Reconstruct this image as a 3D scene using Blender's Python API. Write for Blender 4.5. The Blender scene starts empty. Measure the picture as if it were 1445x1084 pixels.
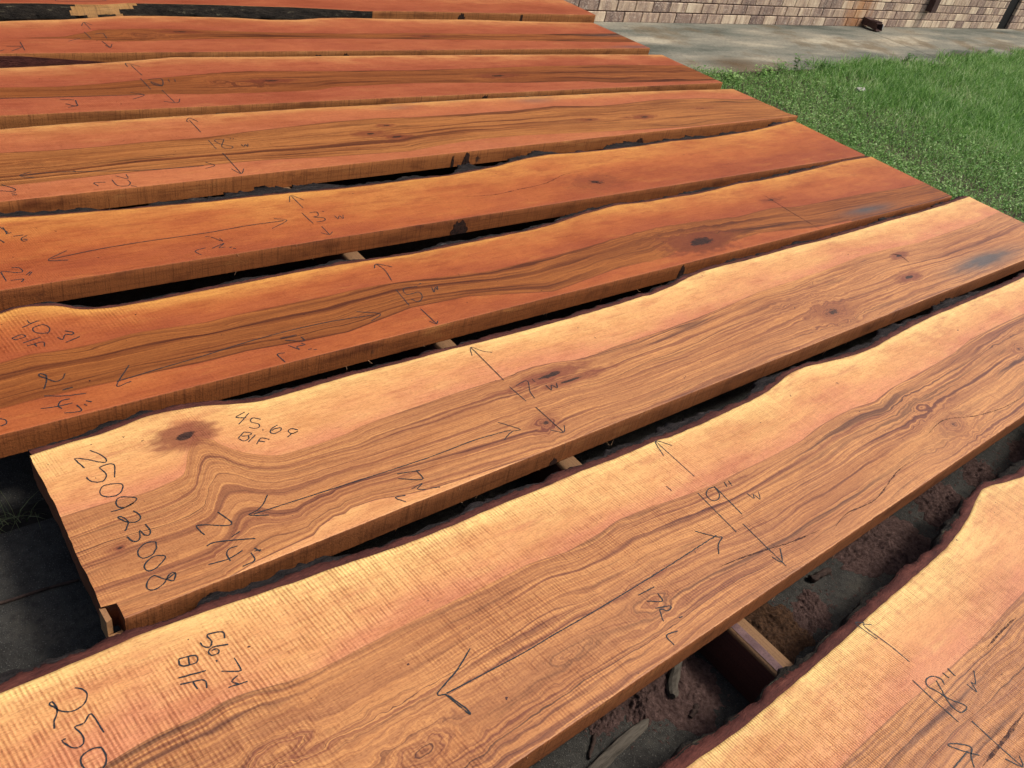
import bpy, math, random
import numpy as np
from mathutils import Matrix, Vector
sc = bpy.context.scene
C = sc.collection
R = math.radians

# ---------------------------------------------------------------- camera
GZ = 0.0            # ground level
TOP = 0.18          # top of the slabs
cam = bpy.data.cameras.new('camera'); co = bpy.data.objects.new('camera', cam); C.objects.link(co)
cam.sensor_fit = 'HORIZONTAL'; cam.sensor_width = 36.0
cam.lens = 36.0*1163.33/1445.0
cam.clip_start = 0.02; cam.clip_end = 2000
co.matrix_world = (Matrix.Translation((0, 0, 1.26704+TOP)) @ Matrix.Rotation(-0.819906, 4, 'Z')
                   @ Matrix.Rotation(0.943715, 4, 'X') @ Matrix.Rotation(0.248909, 4, 'Z'))
sc.camera = co
sc.render.resolution_x = 1024; sc.render.resolution_y = 768

# ---------------------------------------------------------------- light
SUN_EL, SUN_AZ = R(56), R(-32)       # azimuth measured from +X towards +Y
sdir = Vector((math.cos(SUN_EL)*math.cos(SUN_AZ), math.cos(SUN_EL)*math.sin(SUN_AZ), math.sin(SUN_EL)))
w = bpy.data.worlds.new('World'); sc.world = w; w.use_nodes = True
nt = w.node_tree; bg = nt.nodes['Background']
sky = nt.nodes.new('ShaderNodeTexSky'); sky.sky_type = 'NISHITA'; sky.sun_disc = False
sky.sun_elevation = SUN_EL; sky.sun_rotation = math.pi/2-SUN_AZ
sky.air_density = 1.0; sky.dust_density = 5.0; sky.ozone_density = 0.6
nt.links.new(sky.outputs[0], bg.inputs[0]); bg.inputs[1].default_value = 0.115
sl = bpy.data.lights.new('sun', 'SUN'); so = bpy.data.objects.new('sun', sl); C.objects.link(so)
sl.energy = 2.1; sl.angle = R(12); sl.color = (1.0, 0.95, 0.88)
so.rotation_euler = sdir.to_track_quat('Z', 'Y').to_euler(); so.location = (0, 0, 8)
vs = sc.view_settings; vs.view_transform = 'Standard'; vs.look = 'None'; vs.gamma = 1; vs.use_curve_mapping = False
vs.exposure = 0.34

# ---------------------------------------------------------------- traced plan of the slabs, in metres
SLABS = {
 'A': {
  'r': 4.5,
  'l': 0.131,
  'live': [(0.887,0.222),(0.949,0.219),(1.024,0.214),(1.112,0.215),(1.183,0.216),(1.253,0.217),(1.375,0.22),(1.51,0.226),(1.805,0.232),(1.883,0.235),(1.986,0.247),(2.073,0.262),(2.147,0.281),(2.206,0.292),(2.255,0.285),(2.312,0.269),(2.393,0.253)],
  'b1': [(1.132,0.067),(1.234,0.067),(1.311,0.066),(1.396,0.063),(1.497,0.056),(1.591,0.054),(1.69,0.052),(1.868,0.058),(1.932,0.06)],
  'knots': [(2.309,0.11,0.1,0.06,0.2)],
  'marks': [[(1.4737,0.1118),(1.4726,0.1514),(1.4687,0.1834),(1.4644,0.2123),(1.47,0.2193),(1.4848,0.2087)],[(1.4735,0.2214),(1.4556,0.2317),(1.455,0.2136),(1.4621,0.1813)],[(1.4372,0.0853),(1.4341,0.0391),(1.4331,-0.0182)],[(1.4905,0.0413),(1.4968,0.0525),(1.4863,0.0663),(1.4651,0.0696),(1.4532,0.0602),(1.4589,0.0457),(1.4628,0.0288),(1.4554,0.0065),(1.4592,-0.0099),(1.4799,-0.012),(1.4825,-0.0047),(1.4652,0.0238),(1.4735,0.0406),(1.4834,0.0568)],[(1.515,0.0586),(1.5152,0.0433)],[(1.5356,0.0577),(1.5325,0.0386)],[(1.5368,0.0153),(1.5381,-0.0059),(1.5507,0.0126),(1.5542,0.0048),(1.585,0.0225)],[(1.4608,-0.0318),(1.4581,-0.0845),(1.4568,-0.136)],[(1.4419,-0.1088),(1.4568,-0.136),(1.4746,-0.1229)],[(1.402,-0.0756),(1.3833,-0.0557),(1.3651,-0.0296),(1.3793,-0.0343),(1.3992,-0.0509),(1.4024,-0.0596),(1.3849,-0.0665),(1.3671,-0.082)],[(1.3886,-0.0575),(1.3302,-0.0586)]],
  'cracks': [([(1.3838,-0.0898),(1.4735,-0.0892),(1.5216,-0.0885),(1.5853,-0.0855)],0.006),([(1.6723,0.0342),(1.7408,0.0356),(1.8315,0.035)],0.004)],
 },
 'B': {
  'r': 4.3,
  'l': -0.12,
  'live': [(0.029,0.905),(0.088,0.905),(0.151,0.905),(0.206,0.906),(0.24,0.907),(0.286,0.903),(0.334,0.9),(0.52,0.881),(0.584,0.878),(0.643,0.872),(0.704,0.866),(0.75,0.862),(0.854,0.859),(0.969,0.86),(1.091,0.856),(1.226,0.856),(1.337,0.85),(1.495,0.851),(1.521,0.844),(1.657,0.842),(1.785,0.845),(1.887,0.847),(1.962,0.852),(2.035,0.864),(2.107,0.878),(2.159,0.882),(2.223,0.879),(2.268,0.872),(2.37,0.857),(2.466,0.847),(2.574,0.845),(2.705,0.855),(2.851,0.862),(3.024,0.868),(3.193,0.866),(3.443,0.865),(3.717,0.865),(3.862,0.868)],
  'near': (0.384,0.00233),
  'b1': [(0.122,0.714),(0.154,0.719),(0.197,0.722),(0.262,0.719),(0.302,0.723),(0.34,0.719),(0.394,0.704),(0.434,0.698),(0.497,0.697),(0.673,0.701),(0.811,0.699),(0.934,0.699),(1.021,0.684),(1.132,0.689),(1.186,0.697),(1.275,0.692),(1.408,0.675),(1.508,0.667),(1.622,0.666),(1.742,0.663),(1.875,0.664),(1.977,0.677),(2.097,0.682),(2.171,0.68),(2.273,0.667),(2.383,0.681),(2.477,0.683),(2.677,0.687),(2.847,0.694),(3.005,0.712),(3.117,0.714),(3.242,0.715),(3.483,0.71)],
  'knots': [(2.422,0.483,0.07,0.032,0.4),(1.092,0.496,0.06,0.02,0.2),(0.855,0.495,0.06,0.016,0.1),(3.16,0.595,0.05,0.02,0.4),(0.531,0.482,0.07,0.03,0.1),(0.345,0.604,0.07,0.022,0.25),(2.399,0.58,0.04,0.02,0.0)],
  'marks': [[(0.1212,0.8599),(0.1287,0.8537),(0.1334,0.8416),(0.1272,0.8282),(0.1142,0.8222),(0.1017,0.8243),(0.0905,0.834),(0.087,0.843),(0.082,0.8502),(0.0868,0.8529),(0.0899,0.8426),(0.0875,0.8303),(0.0802,0.8184),(0.0782,0.8075)],[(0.1342,0.7648),(0.1281,0.804),(0.115,0.7942),(0.1023,0.7953),(0.1068,0.7804),(0.1068,0.7672),(0.1008,0.7604),(0.0916,0.7623),(0.0842,0.7735),(0.0811,0.7832),(0.0859,0.7829)],[(0.1243,0.7431),(0.1148,0.7478),(0.1006,0.7463),(0.0936,0.7392),(0.0942,0.7252),(0.1006,0.7146),(0.1104,0.7084),(0.1202,0.7147),(0.1258,0.7292),(0.1243,0.7431)],[(0.3503,0.8316),(0.3521,0.8454),(0.3282,0.8521),(0.3298,0.8365),(0.3221,0.8276),(0.3132,0.8355),(0.3126,0.8438)],[(0.3504,0.8174),(0.327,0.8247),(0.3169,0.82),(0.3191,0.8108),(0.3306,0.8093),(0.3326,0.8188),(0.3227,0.8193)],[(0.3213,0.7986),(0.3223,0.7953)],[(0.3481,0.7884),(0.3486,0.7647),(0.3442,0.7611),(0.3203,0.7754)],[(0.3483,0.7368),(0.3177,0.7417)],[(0.3394,0.7548),(0.327,0.7495),(0.3343,0.7387)],[(0.272,0.8308),(0.2967,0.824),(0.2932,0.8105),(0.2703,0.8164),(0.272,0.8308)],[(0.2863,0.8276),(0.2821,0.812)],[(0.3,0.7885),(0.258,0.7975)],[(0.2565,0.7855),(0.2902,0.7742),(0.2886,0.7578)],[(0.275,0.7793),(0.2758,0.7641)],[(0.7071,0.5988),(0.6595,0.5746),(0.6053,0.5556),(0.6157,0.5469)],[(0.619,0.5473),(0.694,0.5441),(0.791,0.5408),(0.8626,0.5417),(0.9607,0.5415),(1.1304,0.5441),(1.2396,0.5473),(1.3691,0.5519)],[(0.6161,0.5475),(0.6241,0.5162),(0.6305,0.4939),(0.6315,0.5056),(0.6188,0.5428)],[(1.3323,0.5858),(1.3655,0.549),(1.3771,0.5414),(1.3511,0.5306),(1.3299,0.5119)],[(1.4741,0.7112),(1.4794,0.849)],[(1.4576,0.8009),(1.4794,0.849),(1.5091,0.8181)],[(1.4361,0.6666),(1.4227,0.5355)],[(1.494,0.6603),(1.4725,0.6631),(1.4517,0.6523),(1.4497,0.6324),(1.4687,0.6279),(1.4862,0.6401),(1.494,0.6603),(1.4831,0.5661)],[(1.531,0.6607),(1.5247,0.6464)],[(1.5457,0.6588),(1.5393,0.6412)],[(1.5536,0.6058),(1.5565,0.5856),(1.5673,0.5961),(1.5683,0.5768),(1.586,0.5947)],[(1.3806,0.7202),(1.3813,0.7029)],[(1.459,0.5449),(1.4467,0.4092)],[(1.4387,0.4436),(1.4481,0.4222),(1.4793,0.4498)],[(1.0812,0.524),(1.1268,0.5225)],[(1.086,0.5044),(1.1154,0.4878),(1.1208,0.5065)],[(1.0885,0.4829),(1.1222,0.4704),(1.1087,0.4648),(1.0952,0.4758),(1.0801,0.4517)],[(1.1155,0.4411),(1.1245,0.4392)],[(1.0892,0.4207),(1.0598,0.4251),(1.0573,0.4016)]],
  'cracks': [([(1.287,0.4879),(1.3665,0.4782),(1.4575,0.4616),(1.5096,0.4503),(1.5833,0.4403),(1.6314,0.4349)],0.0035),([(1.6531,0.4183),(1.742,0.434),(1.8647,0.4251),(2.036,0.4553),(2.1489,0.4557)],0.0028),([(2.2677,0.4966),(2.4102,0.51),(2.5422,0.471),(2.6954,0.4462),(2.8444,0.442)],0.0028)],
 },
 'C': {
  'r': 4.567,
  'l': 0.202,
  'live': [(0.207,1.413),(0.224,1.414),(0.273,1.419),(0.334,1.419),(0.387,1.427),(0.426,1.437),(0.456,1.436),(0.501,1.432),(0.558,1.421),(0.593,1.409),(0.631,1.396),(0.678,1.386),(0.749,1.386),(0.825,1.388),(0.905,1.391),(0.985,1.388),(1.087,1.385),(1.202,1.386),(1.32,1.381),(1.475,1.379),(1.644,1.378),(1.859,1.381),(2.0,1.388),(2.007,1.381),(2.154,1.398),(2.271,1.421),(2.362,1.43),(2.469,1.431),(2.594,1.427),(2.779,1.429),(2.978,1.431),(3.093,1.425),(3.377,1.429),(3.699,1.437),(3.974,1.439),(4.285,1.447),(4.567,1.462)],
  'near': (0.9481,0.00061),
  'b1': [(0.204,1.223),(0.237,1.224),(0.285,1.223),(0.336,1.218),(0.372,1.219),(0.407,1.226),(0.441,1.234),(0.451,1.261),(0.474,1.311),(0.495,1.356),(0.518,1.345),(0.518,1.322),(0.536,1.291),(0.56,1.252),(0.599,1.219),(0.632,1.203),(0.665,1.202),(0.726,1.201),(0.798,1.203),(0.841,1.213),(0.901,1.216),(0.979,1.218),(1.066,1.221),(1.155,1.222),(1.271,1.22),(1.378,1.229),(1.449,1.22),(1.515,1.203),(1.598,1.201),(1.69,1.209),(1.882,1.211),(2.061,1.218),(2.264,1.231),(2.45,1.249),(2.837,1.254),(3.005,1.264),(3.185,1.275),(3.38,1.268),(3.622,1.25),(3.909,1.257),(4.225,1.265),(4.522,1.289)],
  'b2': [(0.407,0.948),(0.464,0.96),(0.527,0.965),(0.59,0.969),(0.609,0.982),(0.648,0.994),(0.672,0.991),(0.69,0.999),(0.749,0.996),(0.824,0.977),(0.892,0.967),(1.005,0.96),(1.169,0.949),(1.235,0.945),(1.434,0.949)],
  'knots': [(0.482,1.344,0.036,0.024,1.0),(2.624,1.05,0.085,0.038,0.55),(1.258,1.03,0.034,0.022,0.6),(3.38,1.211,0.05,0.014,0.9),(3.235,1.084,0.05,0.016,1.0),(0.269,1.104,0.014,0.008,0.6),(1.401,1.18,0.085,0.014,1.0),(1.445,1.14,0.1,0.009,0.8),(1.291,1.171,0.06,0.008,0.4)],
  'stain': [(3.833,1.027,0.36,0.058,1.15)],
  'marks': [[(0.3019,1.3796),(0.3151,1.3604),(0.3212,1.341),(0.3172,1.3327),(0.3059,1.3401),(0.2871,1.3576),(0.2703,1.3682),(0.2725,1.3532),(0.2789,1.3331)],[(0.3189,1.2834),(0.329,1.3209),(0.3033,1.3229),(0.308,1.3037),(0.3054,1.2915),(0.296,1.2828),(0.2828,1.2872),(0.2744,1.2981),(0.2744,1.3069)],[(0.305,1.2694),(0.3237,1.2613),(0.323,1.2493),(0.3112,1.2356),(0.2941,1.2357),(0.2829,1.2457),(0.2841,1.2602),(0.2946,1.2702),(0.305,1.2694)],[(0.3276,1.2014),(0.3076,1.1969),(0.2987,1.2057),(0.3007,1.2195),(0.3095,1.2265),(0.3235,1.2207),(0.3359,1.21),(0.3212,1.1983),(0.3019,1.1956),(0.283,1.1971)],[(0.3195,1.1815),(0.3261,1.1663),(0.3235,1.1552),(0.3131,1.1516),(0.3002,1.1592),(0.291,1.1743),(0.291,1.1784),(0.2984,1.1733),(0.3024,1.1581),(0.2955,1.1454),(0.29,1.1383)],[(0.3268,1.1383),(0.3293,1.1195),(0.3246,1.1099),(0.3167,1.1133),(0.3128,1.1282),(0.308,1.1108),(0.3008,1.1048),(0.2933,1.1088),(0.2881,1.1234)],[(0.3284,1.088),(0.3137,1.0939),(0.2967,1.0855),(0.2911,1.0732),(0.2957,1.0611),(0.3097,1.0612),(0.3225,1.0716),(0.3284,1.088)],[(0.329,1.0507),(0.3145,1.0567),(0.2966,1.0493),(0.2901,1.0379),(0.2941,1.0283),(0.3085,1.0297),(0.3288,1.0432),(0.329,1.0507)],[(0.3318,1.0031),(0.3128,0.9972),(0.2984,1.0143),(0.2846,1.0068),(0.2783,0.9925),(0.2876,0.9844),(0.3057,0.9891),(0.3218,1.0044),(0.3318,1.0031),(0.3233,0.9883),(0.3128,0.9972)],[(0.4545,1.1077),(0.4667,1.0697),(0.4539,1.0675),(0.4279,1.0832),(0.4064,1.0925),(0.4063,1.081),(0.4105,1.0632)],[(0.4701,1.0416),(0.4519,1.036)],[(0.4033,1.0359),(0.4179,1.0381),(0.4521,1.0266),(0.4882,1.0118)],[(0.452,1.0105),(0.4353,1.0107),(0.4264,0.9997),(0.4259,0.9825)],[(0.4554,0.9959),(0.4246,0.9891),(0.3885,0.9934)],[(0.4664,0.984),(0.4646,0.9634),(0.4396,0.9607)],[(0.4858,0.9815),(0.474,0.9839)],[(0.4769,0.9903),(0.4831,0.9789)],[(0.6253,1.3646),(0.6016,1.3564),(0.6199,1.3452)],[(0.6326,1.3585),(0.5972,1.3316)],[(0.647,1.3273),(0.6324,1.3395),(0.6236,1.329),(0.6353,1.3165),(0.634,1.3065),(0.6227,1.3038),(0.6124,1.3139)],[(0.6352,1.2947),(0.6354,1.2915)],[(0.6708,1.2947),(0.6544,1.2889),(0.6464,1.2794),(0.6513,1.2718),(0.6679,1.2746),(0.6735,1.2826),(0.6613,1.2857),(0.6513,1.2824)],[(0.7039,1.2604),(0.6921,1.2713),(0.6821,1.2653),(0.6873,1.2549),(0.7012,1.2563),(0.6834,1.254),(0.6723,1.2488)],[(0.5961,1.3033),(0.5768,1.2891)],[(0.5965,1.3042),(0.6094,1.2929),(0.5993,1.2888),(0.5867,1.2932)],[(0.5993,1.2888),(0.5968,1.2796),(0.5842,1.2769),(0.5775,1.2872)],[(0.6138,1.2845),(0.5907,1.2697)],[(0.6346,1.2581),(0.6203,1.27),(0.6039,1.2558)],[(0.6115,1.2639),(0.622,1.2558)],[(1.2672,1.215),(1.2731,1.3709)],[(1.3156,1.3285),(1.2932,1.3448),(1.2731,1.3709),(1.2522,1.337)],[(1.2643,1.1867),(1.2672,1.1195)],[(1.2832,1.183),(1.3254,1.1864),(1.3029,1.147),(1.2961,1.1192)],[(1.3429,1.1875),(1.3437,1.1751)],[(1.3612,1.1509),(1.3616,1.1276),(1.3761,1.1444),(1.3827,1.1282),(1.3955,1.1459)],[(1.2749,1.0897),(1.2774,0.9827)],[(1.2512,1.005),(1.2774,0.9827),(1.2977,1.0029)],[(0.5127,1.0713),(0.5304,1.0707),(0.5967,1.0676),(0.6858,1.0636),(0.7698,1.0598),(0.8745,1.0556),(0.9516,1.0546),(1.0558,1.0563),(1.1587,1.0475)],[(1.1472,1.0847),(1.1817,1.0393),(1.1585,1.0415),(1.1293,1.0301),(1.1211,1.0253)],[(0.5584,1.1075),(0.5399,1.0878),(0.5215,1.0775),(0.5038,1.0746),(0.5123,1.0672),(0.5368,1.0556)],[(0.829,1.041),(0.8801,1.0282)],[(0.8234,1.0273),(0.8691,1.002),(0.8729,1.0318)],[(0.832,0.988),(0.8621,0.9915),(0.8436,0.9821),(0.859,0.9727)],[(0.8704,0.971),(0.8912,0.9645)],[(0.8101,0.9775),(0.7869,0.9815),(0.7999,0.9616)]],
  'cracks': [([(3.3475,1.235),(3.3873,1.2099),(3.3719,1.1543)],0.008)],
 },
 'D': {
  'r': 4.443,
  'l': 0.074,
  'live': [(0.269,1.927),(0.289,1.936),(0.318,1.942),(0.356,1.932),(0.392,1.921),(0.412,1.903),(0.434,1.886),(0.476,1.873),(0.525,1.868),(0.613,1.867),(0.688,1.87),(0.743,1.87),(0.864,1.872),(0.994,1.876),(1.131,1.876),(1.274,1.869),(1.395,1.862),(1.565,1.866),(1.748,1.87),(1.912,1.874),(2.025,1.885),(2.109,1.9),(2.197,1.916),(2.28,1.924),(2.407,1.939),(2.558,1.924),(2.735,1.924),(2.867,1.917),(3.025,1.927),(3.199,1.943),(3.353,1.936),(3.593,1.943),(3.888,1.959),(4.203,1.987),(4.435,2.003)],
  'near': (1.4944,8e-05),
  'b1': [(0.224,1.734),(0.252,1.737),(0.283,1.744),(0.34,1.736),(0.4,1.733),(0.449,1.735),(0.5,1.743),(0.534,1.743),(0.6,1.737),(0.684,1.728),(0.762,1.733),(0.84,1.733),(0.944,1.735),(1.031,1.734),(1.1,1.737),(1.194,1.736),(1.307,1.726),(1.452,1.706),(1.58,1.69),(1.733,1.695),(1.862,1.697),(2.006,1.707),(2.195,1.723),(2.318,1.731),(2.496,1.731),(2.683,1.719),(2.891,1.698),(3.051,1.707),(3.161,1.711),(3.287,1.684),(3.469,1.678),(3.835,1.673),(4.154,1.657),(4.372,1.653)],
  'b2': [(0.187,1.578),(0.269,1.582),(0.355,1.582),(0.414,1.579),(0.477,1.581),(0.622,1.576),(0.731,1.579),(0.879,1.565),(1.0,1.559),(1.226,1.6),(1.424,1.592),(1.708,1.519),(2.031,1.557),(2.25,1.556),(2.372,1.581),(2.648,1.562),(2.868,1.567),(3.21,1.517),(3.47,1.506)],
  'knots': [(2.532,1.596,0.12,0.042,1.0),(3.232,1.771,0.05,0.012,0.7)],
  'stain': [(3.694,1.549,0.24,0.04,0.9)],
  'marks': [[(0.3152,1.8814),(0.3188,1.8658),(0.3383,1.8699)],[(0.3355,1.871),(0.2976,1.8536)],[(0.3198,1.8462),(0.341,1.8508),(0.3504,1.8343),(0.3435,1.8147),(0.3235,1.8195),(0.3155,1.8352),(0.3198,1.8462)],[(0.3408,1.8126),(0.3421,1.8096)],[(0.3772,1.8078),(0.3924,1.7954),(0.3867,1.7868),(0.3745,1.793),(0.3633,1.7755),(0.356,1.7877)],[(0.4,1.7733),(0.367,1.7615)],[(0.2684,1.8196),(0.2893,1.8267),(0.2953,1.8151),(0.2737,1.8114),(0.2684,1.8196)],[(0.3234,1.802),(0.2836,1.7922)],[(0.2888,1.7779),(0.3224,1.7814),(0.3216,1.7616)],[(0.3043,1.7807),(0.3068,1.7676)],[(0.331,1.6459),(0.3221,1.63),(0.3064,1.6256),(0.2937,1.6422),(0.2823,1.6584),(0.2869,1.6648),(0.2951,1.6528),(0.2897,1.6328),(0.2787,1.6075)],[(0.3109,1.5906),(0.3316,1.5924)],[(0.2728,1.5858),(0.308,1.5702),(0.3501,1.5613)],[(0.3154,1.5562),(0.2982,1.5558),(0.2887,1.5417),(0.2922,1.5296)],[(0.3163,1.5398),(0.2855,1.5405),(0.2554,1.5464)],[(0.3218,1.5294),(0.3238,1.5074),(0.293,1.5127)],[(0.3351,1.526),(0.3404,1.5199)],[(0.3424,1.536),(0.3516,1.5281)],[(0.1793,1.5457),(0.1876,1.5369),(0.1861,1.5252),(0.1763,1.5223),(0.174,1.5234)],[(0.462,1.6252),(0.4147,1.5627),(0.4466,1.5659)],[(0.4193,1.5766),(0.5111,1.5866),(0.6308,1.5976),(0.7458,1.6121),(0.8655,1.619),(0.9892,1.6173),(1.1059,1.6047)],[(1.0694,1.6351),(1.1253,1.6026),(1.0847,1.5805)],[(0.8242,1.5954),(0.8687,1.5934)],[(0.8318,1.5829),(0.8738,1.564),(0.8759,1.5837)],[(0.8291,1.5618),(0.8469,1.5346),(0.8459,1.5483),(0.8699,1.5486),(0.8629,1.5582)],[(0.8665,1.5265),(0.8767,1.527)],[(0.879,1.5201),(0.8881,1.5183)],[(0.8067,1.5359),(0.7876,1.536),(0.7906,1.4994)],[(1.251,1.7454),(1.2631,1.8015),(1.2581,1.8428)],[(1.2386,1.8229),(1.2581,1.8428),(1.2953,1.8127)],[(1.2361,1.6963),(1.2273,1.6119)],[(1.3081,1.6917),(1.2619,1.6941),(1.2521,1.6632),(1.293,1.6622),(1.2885,1.6364),(1.2641,1.6182),(1.2513,1.6364)],[(1.3176,1.6997),(1.3275,1.7018)],[(1.3458,1.6713),(1.3375,1.6462),(1.3563,1.6676),(1.3555,1.6538),(1.3658,1.6713)],[(1.2484,1.5843),(1.2485,1.503)],[(1.236,1.5205),(1.2485,1.503),(1.26,1.5138)]],
  'cracks': [([(3.2325,1.8279),(3.2292,1.7689),(3.2165,1.6342),(3.2129,1.4965)],0.006)],
 },
 'E': {
  'r': 4.42,
  'l': 0.051,
  'live': [(0.38,2.398),(0.483,2.382),(0.594,2.374),(0.71,2.364),(0.834,2.357),(0.939,2.349),(1.079,2.348),(1.227,2.343),(1.381,2.332),(1.551,2.331),(1.7,2.334),(1.86,2.332),(2.006,2.344),(2.124,2.358),(2.215,2.379),(2.305,2.396),(2.453,2.409),(2.594,2.396),(2.852,2.391),(3.048,2.394),(3.265,2.405),(3.472,2.394),(3.719,2.405),(3.922,2.417),(4.159,2.447),(4.413,2.484)],
  'near': (2.0302,-0.00535),
  'knots': [(2.474,2.132,0.11,0.05,0.5),(1.68,1.988,0.02,0.01,0.6)],
  'marks': [[(0.3674,2.3459),(0.3793,2.309)],[(0.3739,2.3441),(0.3742,2.3022)],[(0.371,2.3032),(0.3857,2.3071)],[(0.3858,2.2864),(0.4102,2.2873)],[(0.4173,2.281),(0.4005,2.2695),(0.4015,2.2529),(0.4131,2.2575),(0.4044,2.2643)],[(0.3511,2.2765),(0.357,2.2585)],[(0.342,2.1276),(0.3571,2.1226),(0.3618,2.1023),(0.3481,2.0996),(0.3181,2.1156),(0.3151,2.0962),(0.316,2.0669)],[(0.3256,2.0671),(0.3539,2.0646),(0.3461,2.0528)],[(0.365,2.0827),(0.3781,2.0953)],[(0.3702,2.0773),(0.3806,2.0922)],[(0.4868,2.1736),(0.4316,2.1384),(0.476,2.1238)],[(0.4393,2.1413),(0.5651,2.1569),(0.6811,2.1627),(0.8626,2.1631),(0.999,2.1712),(1.1167,2.1711)],[(1.0934,2.1925),(1.1261,2.1705),(1.0598,2.1345)],[(0.854,2.1423),(0.8674,2.1436)],[(0.8686,2.1361),(0.889,2.103),(0.8881,2.1212)],[(0.8445,2.073),(0.8878,2.0901),(0.8647,2.071),(0.8833,2.0695)],[(0.893,2.0621),(0.901,2.0657)],[(0.9008,2.0553),(0.9083,2.0529)],[(0.8294,2.0821),(0.7959,2.073),(0.803,2.0478)],[(1.2155,2.2346),(1.2171,2.3185)],[(1.1916,2.2826),(1.2172,2.3238),(1.2438,2.2848)],[(1.1949,2.2042),(1.196,2.1288)],[(1.2192,2.1975),(1.2439,2.1959),(1.2366,2.1724),(1.2186,2.1672),(1.2473,2.1541),(1.2401,2.136),(1.2114,2.1343)],[(1.2652,2.1972),(1.2678,2.1904)],[(1.2882,2.158),(1.2897,2.1371),(1.304,2.1536),(1.3055,2.1327),(1.3179,2.1548)],[(1.213,2.1042),(1.2111,2.0495)],[(1.1907,2.0671),(1.2111,2.0495),(1.2287,2.0635)]],
  'cracks': [([(1.7679,2.1719),(1.9342,2.1472),(2.0833,2.1591),(2.2402,2.1785),(2.3827,2.2255),(2.5235,2.2357)],0.003),([(2.4509,2.1485),(2.4909,2.112)],0.008)],
 },
 'F': {
  'r': 4.5,
  'l': 0.131,
  'live': [(0.52,2.995),(0.606,3.003),(0.741,3.012),(0.883,3.016),(1.033,3.021),(1.216,3.025),(1.445,3.026),(1.698,3.031),(1.9,3.029),(2.148,3.028),(2.47,3.032),(2.819,3.025),(3.207,3.018),(3.465,3.015),(3.923,3.001),(4.464,2.971)],
  'near': (2.4872,0.01118),
  'b1': [(0.478,2.814),(0.638,2.805),(0.77,2.808),(0.911,2.818),(1.132,2.821),(1.304,2.844),(1.486,2.863),(1.683,2.882),(1.887,2.889),(2.049,2.874),(2.354,2.871),(2.605,2.871),(2.898,2.895),(3.165,2.861),(3.314,2.862),(3.679,2.889),(4.029,2.87),(4.36,2.81)],
  'b2': [(0.424,2.587),(0.5,2.589),(0.62,2.595),(0.791,2.603),(1.043,2.604),(1.247,2.602),(1.46,2.583),(1.848,2.563),(2.004,2.589),(2.242,2.612),(2.48,2.609),(3.024,2.566),(3.525,2.538),(4.014,2.539)],
  'knots': [(1.773,2.745,0.05,0.018,0.8),(1.888,2.813,0.03,0.012,0.8),(1.868,2.7,0.045,0.018,0.8),(3.358,2.693,0.06,0.016,1.0),(3.878,2.739,0.09,0.016,0.5),(3.234,2.702,0.03,0.01,0.6),(2.978,2.712,0.06,0.014,0.6),(0.607,2.725,0.1,0.016,0.0)],
  'stain': [(2.395,3.043,0.1,0.03,0.3),(2.843,2.974,0.15,0.04,0.45),(2.047,2.985,0.1,0.03,0.35)],
  'marks': [[(0.5255,2.666),(0.4911,2.6453),(0.5259,2.6222)],[(0.4952,2.6464),(0.5942,2.6475),(0.8378,2.6091),(1.0355,2.5994)],[(1.0518,2.6248),(1.0712,2.594),(1.0332,2.5794)],[(0.4303,2.5974),(0.456,2.5651),(0.4544,2.5512),(0.4411,2.5497),(0.4178,2.5603)],[(0.442,2.5381),(0.4546,2.5368)],[(0.4409,2.5262),(0.4533,2.5239)],[(0.7468,2.5868),(0.7743,2.5593),(0.7802,2.5897)],[(0.728,2.5618),(0.7312,2.5199),(0.7581,2.5113),(0.7725,2.5285),(0.7711,2.5496)],[(0.7051,2.5497),(0.6726,2.5523),(0.6777,2.5288)],[(0.768,2.5089),(0.7823,2.5003)],[(1.1339,2.8662),(1.1366,2.9784)],[(1.1276,2.9622),(1.1241,2.9735),(1.1442,2.9977),(1.1617,2.9611)],[(1.1323,2.7961),(1.1299,2.7218)],[(1.1885,2.7924),(1.1542,2.7922),(1.1589,2.7598),(1.1927,2.7284),(1.1754,2.7131),(1.1563,2.7353),(1.1885,2.7924)],[(1.2104,2.7911),(1.2165,2.7977)],[(1.2203,2.7893),(1.2264,2.7959)],[(1.2299,2.7403),(1.232,2.721),(1.2448,2.7376),(1.2443,2.7187),(1.2564,2.7418)],[(1.1372,2.6844),(1.1299,2.5159)],[(1.1138,2.5595),(1.1299,2.5159),(1.1545,2.5505)]],
 },
 'G': {
  'r': 4.47,
  'l': 0.101,
  'live': [(0.651,3.552),(0.799,3.563),(0.958,3.579),(1.101,3.601),(1.192,3.617),(1.319,3.643),(1.468,3.641),(1.799,3.633),(2.171,3.631),(2.536,3.627),(3.197,3.617),(4.032,3.593),(4.453,3.571)],
  'near': (3.1098,-0.0077),
  'b1': [(0.605,3.358),(0.79,3.348),(0.944,3.363),(1.113,3.394),(1.385,3.438),(1.582,3.459),(1.914,3.438),(2.399,3.416),(2.846,3.42),(3.253,3.429),(3.862,3.419),(4.215,3.389),(4.382,3.38)],
  'b2': [(0.582,3.259),(0.716,3.251),(0.906,3.243),(1.114,3.243),(1.297,3.223),(1.474,3.22),(1.663,3.217),(1.799,3.22),(1.882,3.246),(2.294,3.254),(2.703,3.228),(2.967,3.205),(3.367,3.193),(3.599,3.151),(4.252,3.119)],
  'knots': [(1.505,3.319,0.09,0.03,0.3),(1.63,3.341,0.06,0.015,1.0),(2.869,3.31,0.1,0.024,0.7),(1.406,3.344,0.05,0.03,0.3)],
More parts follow.
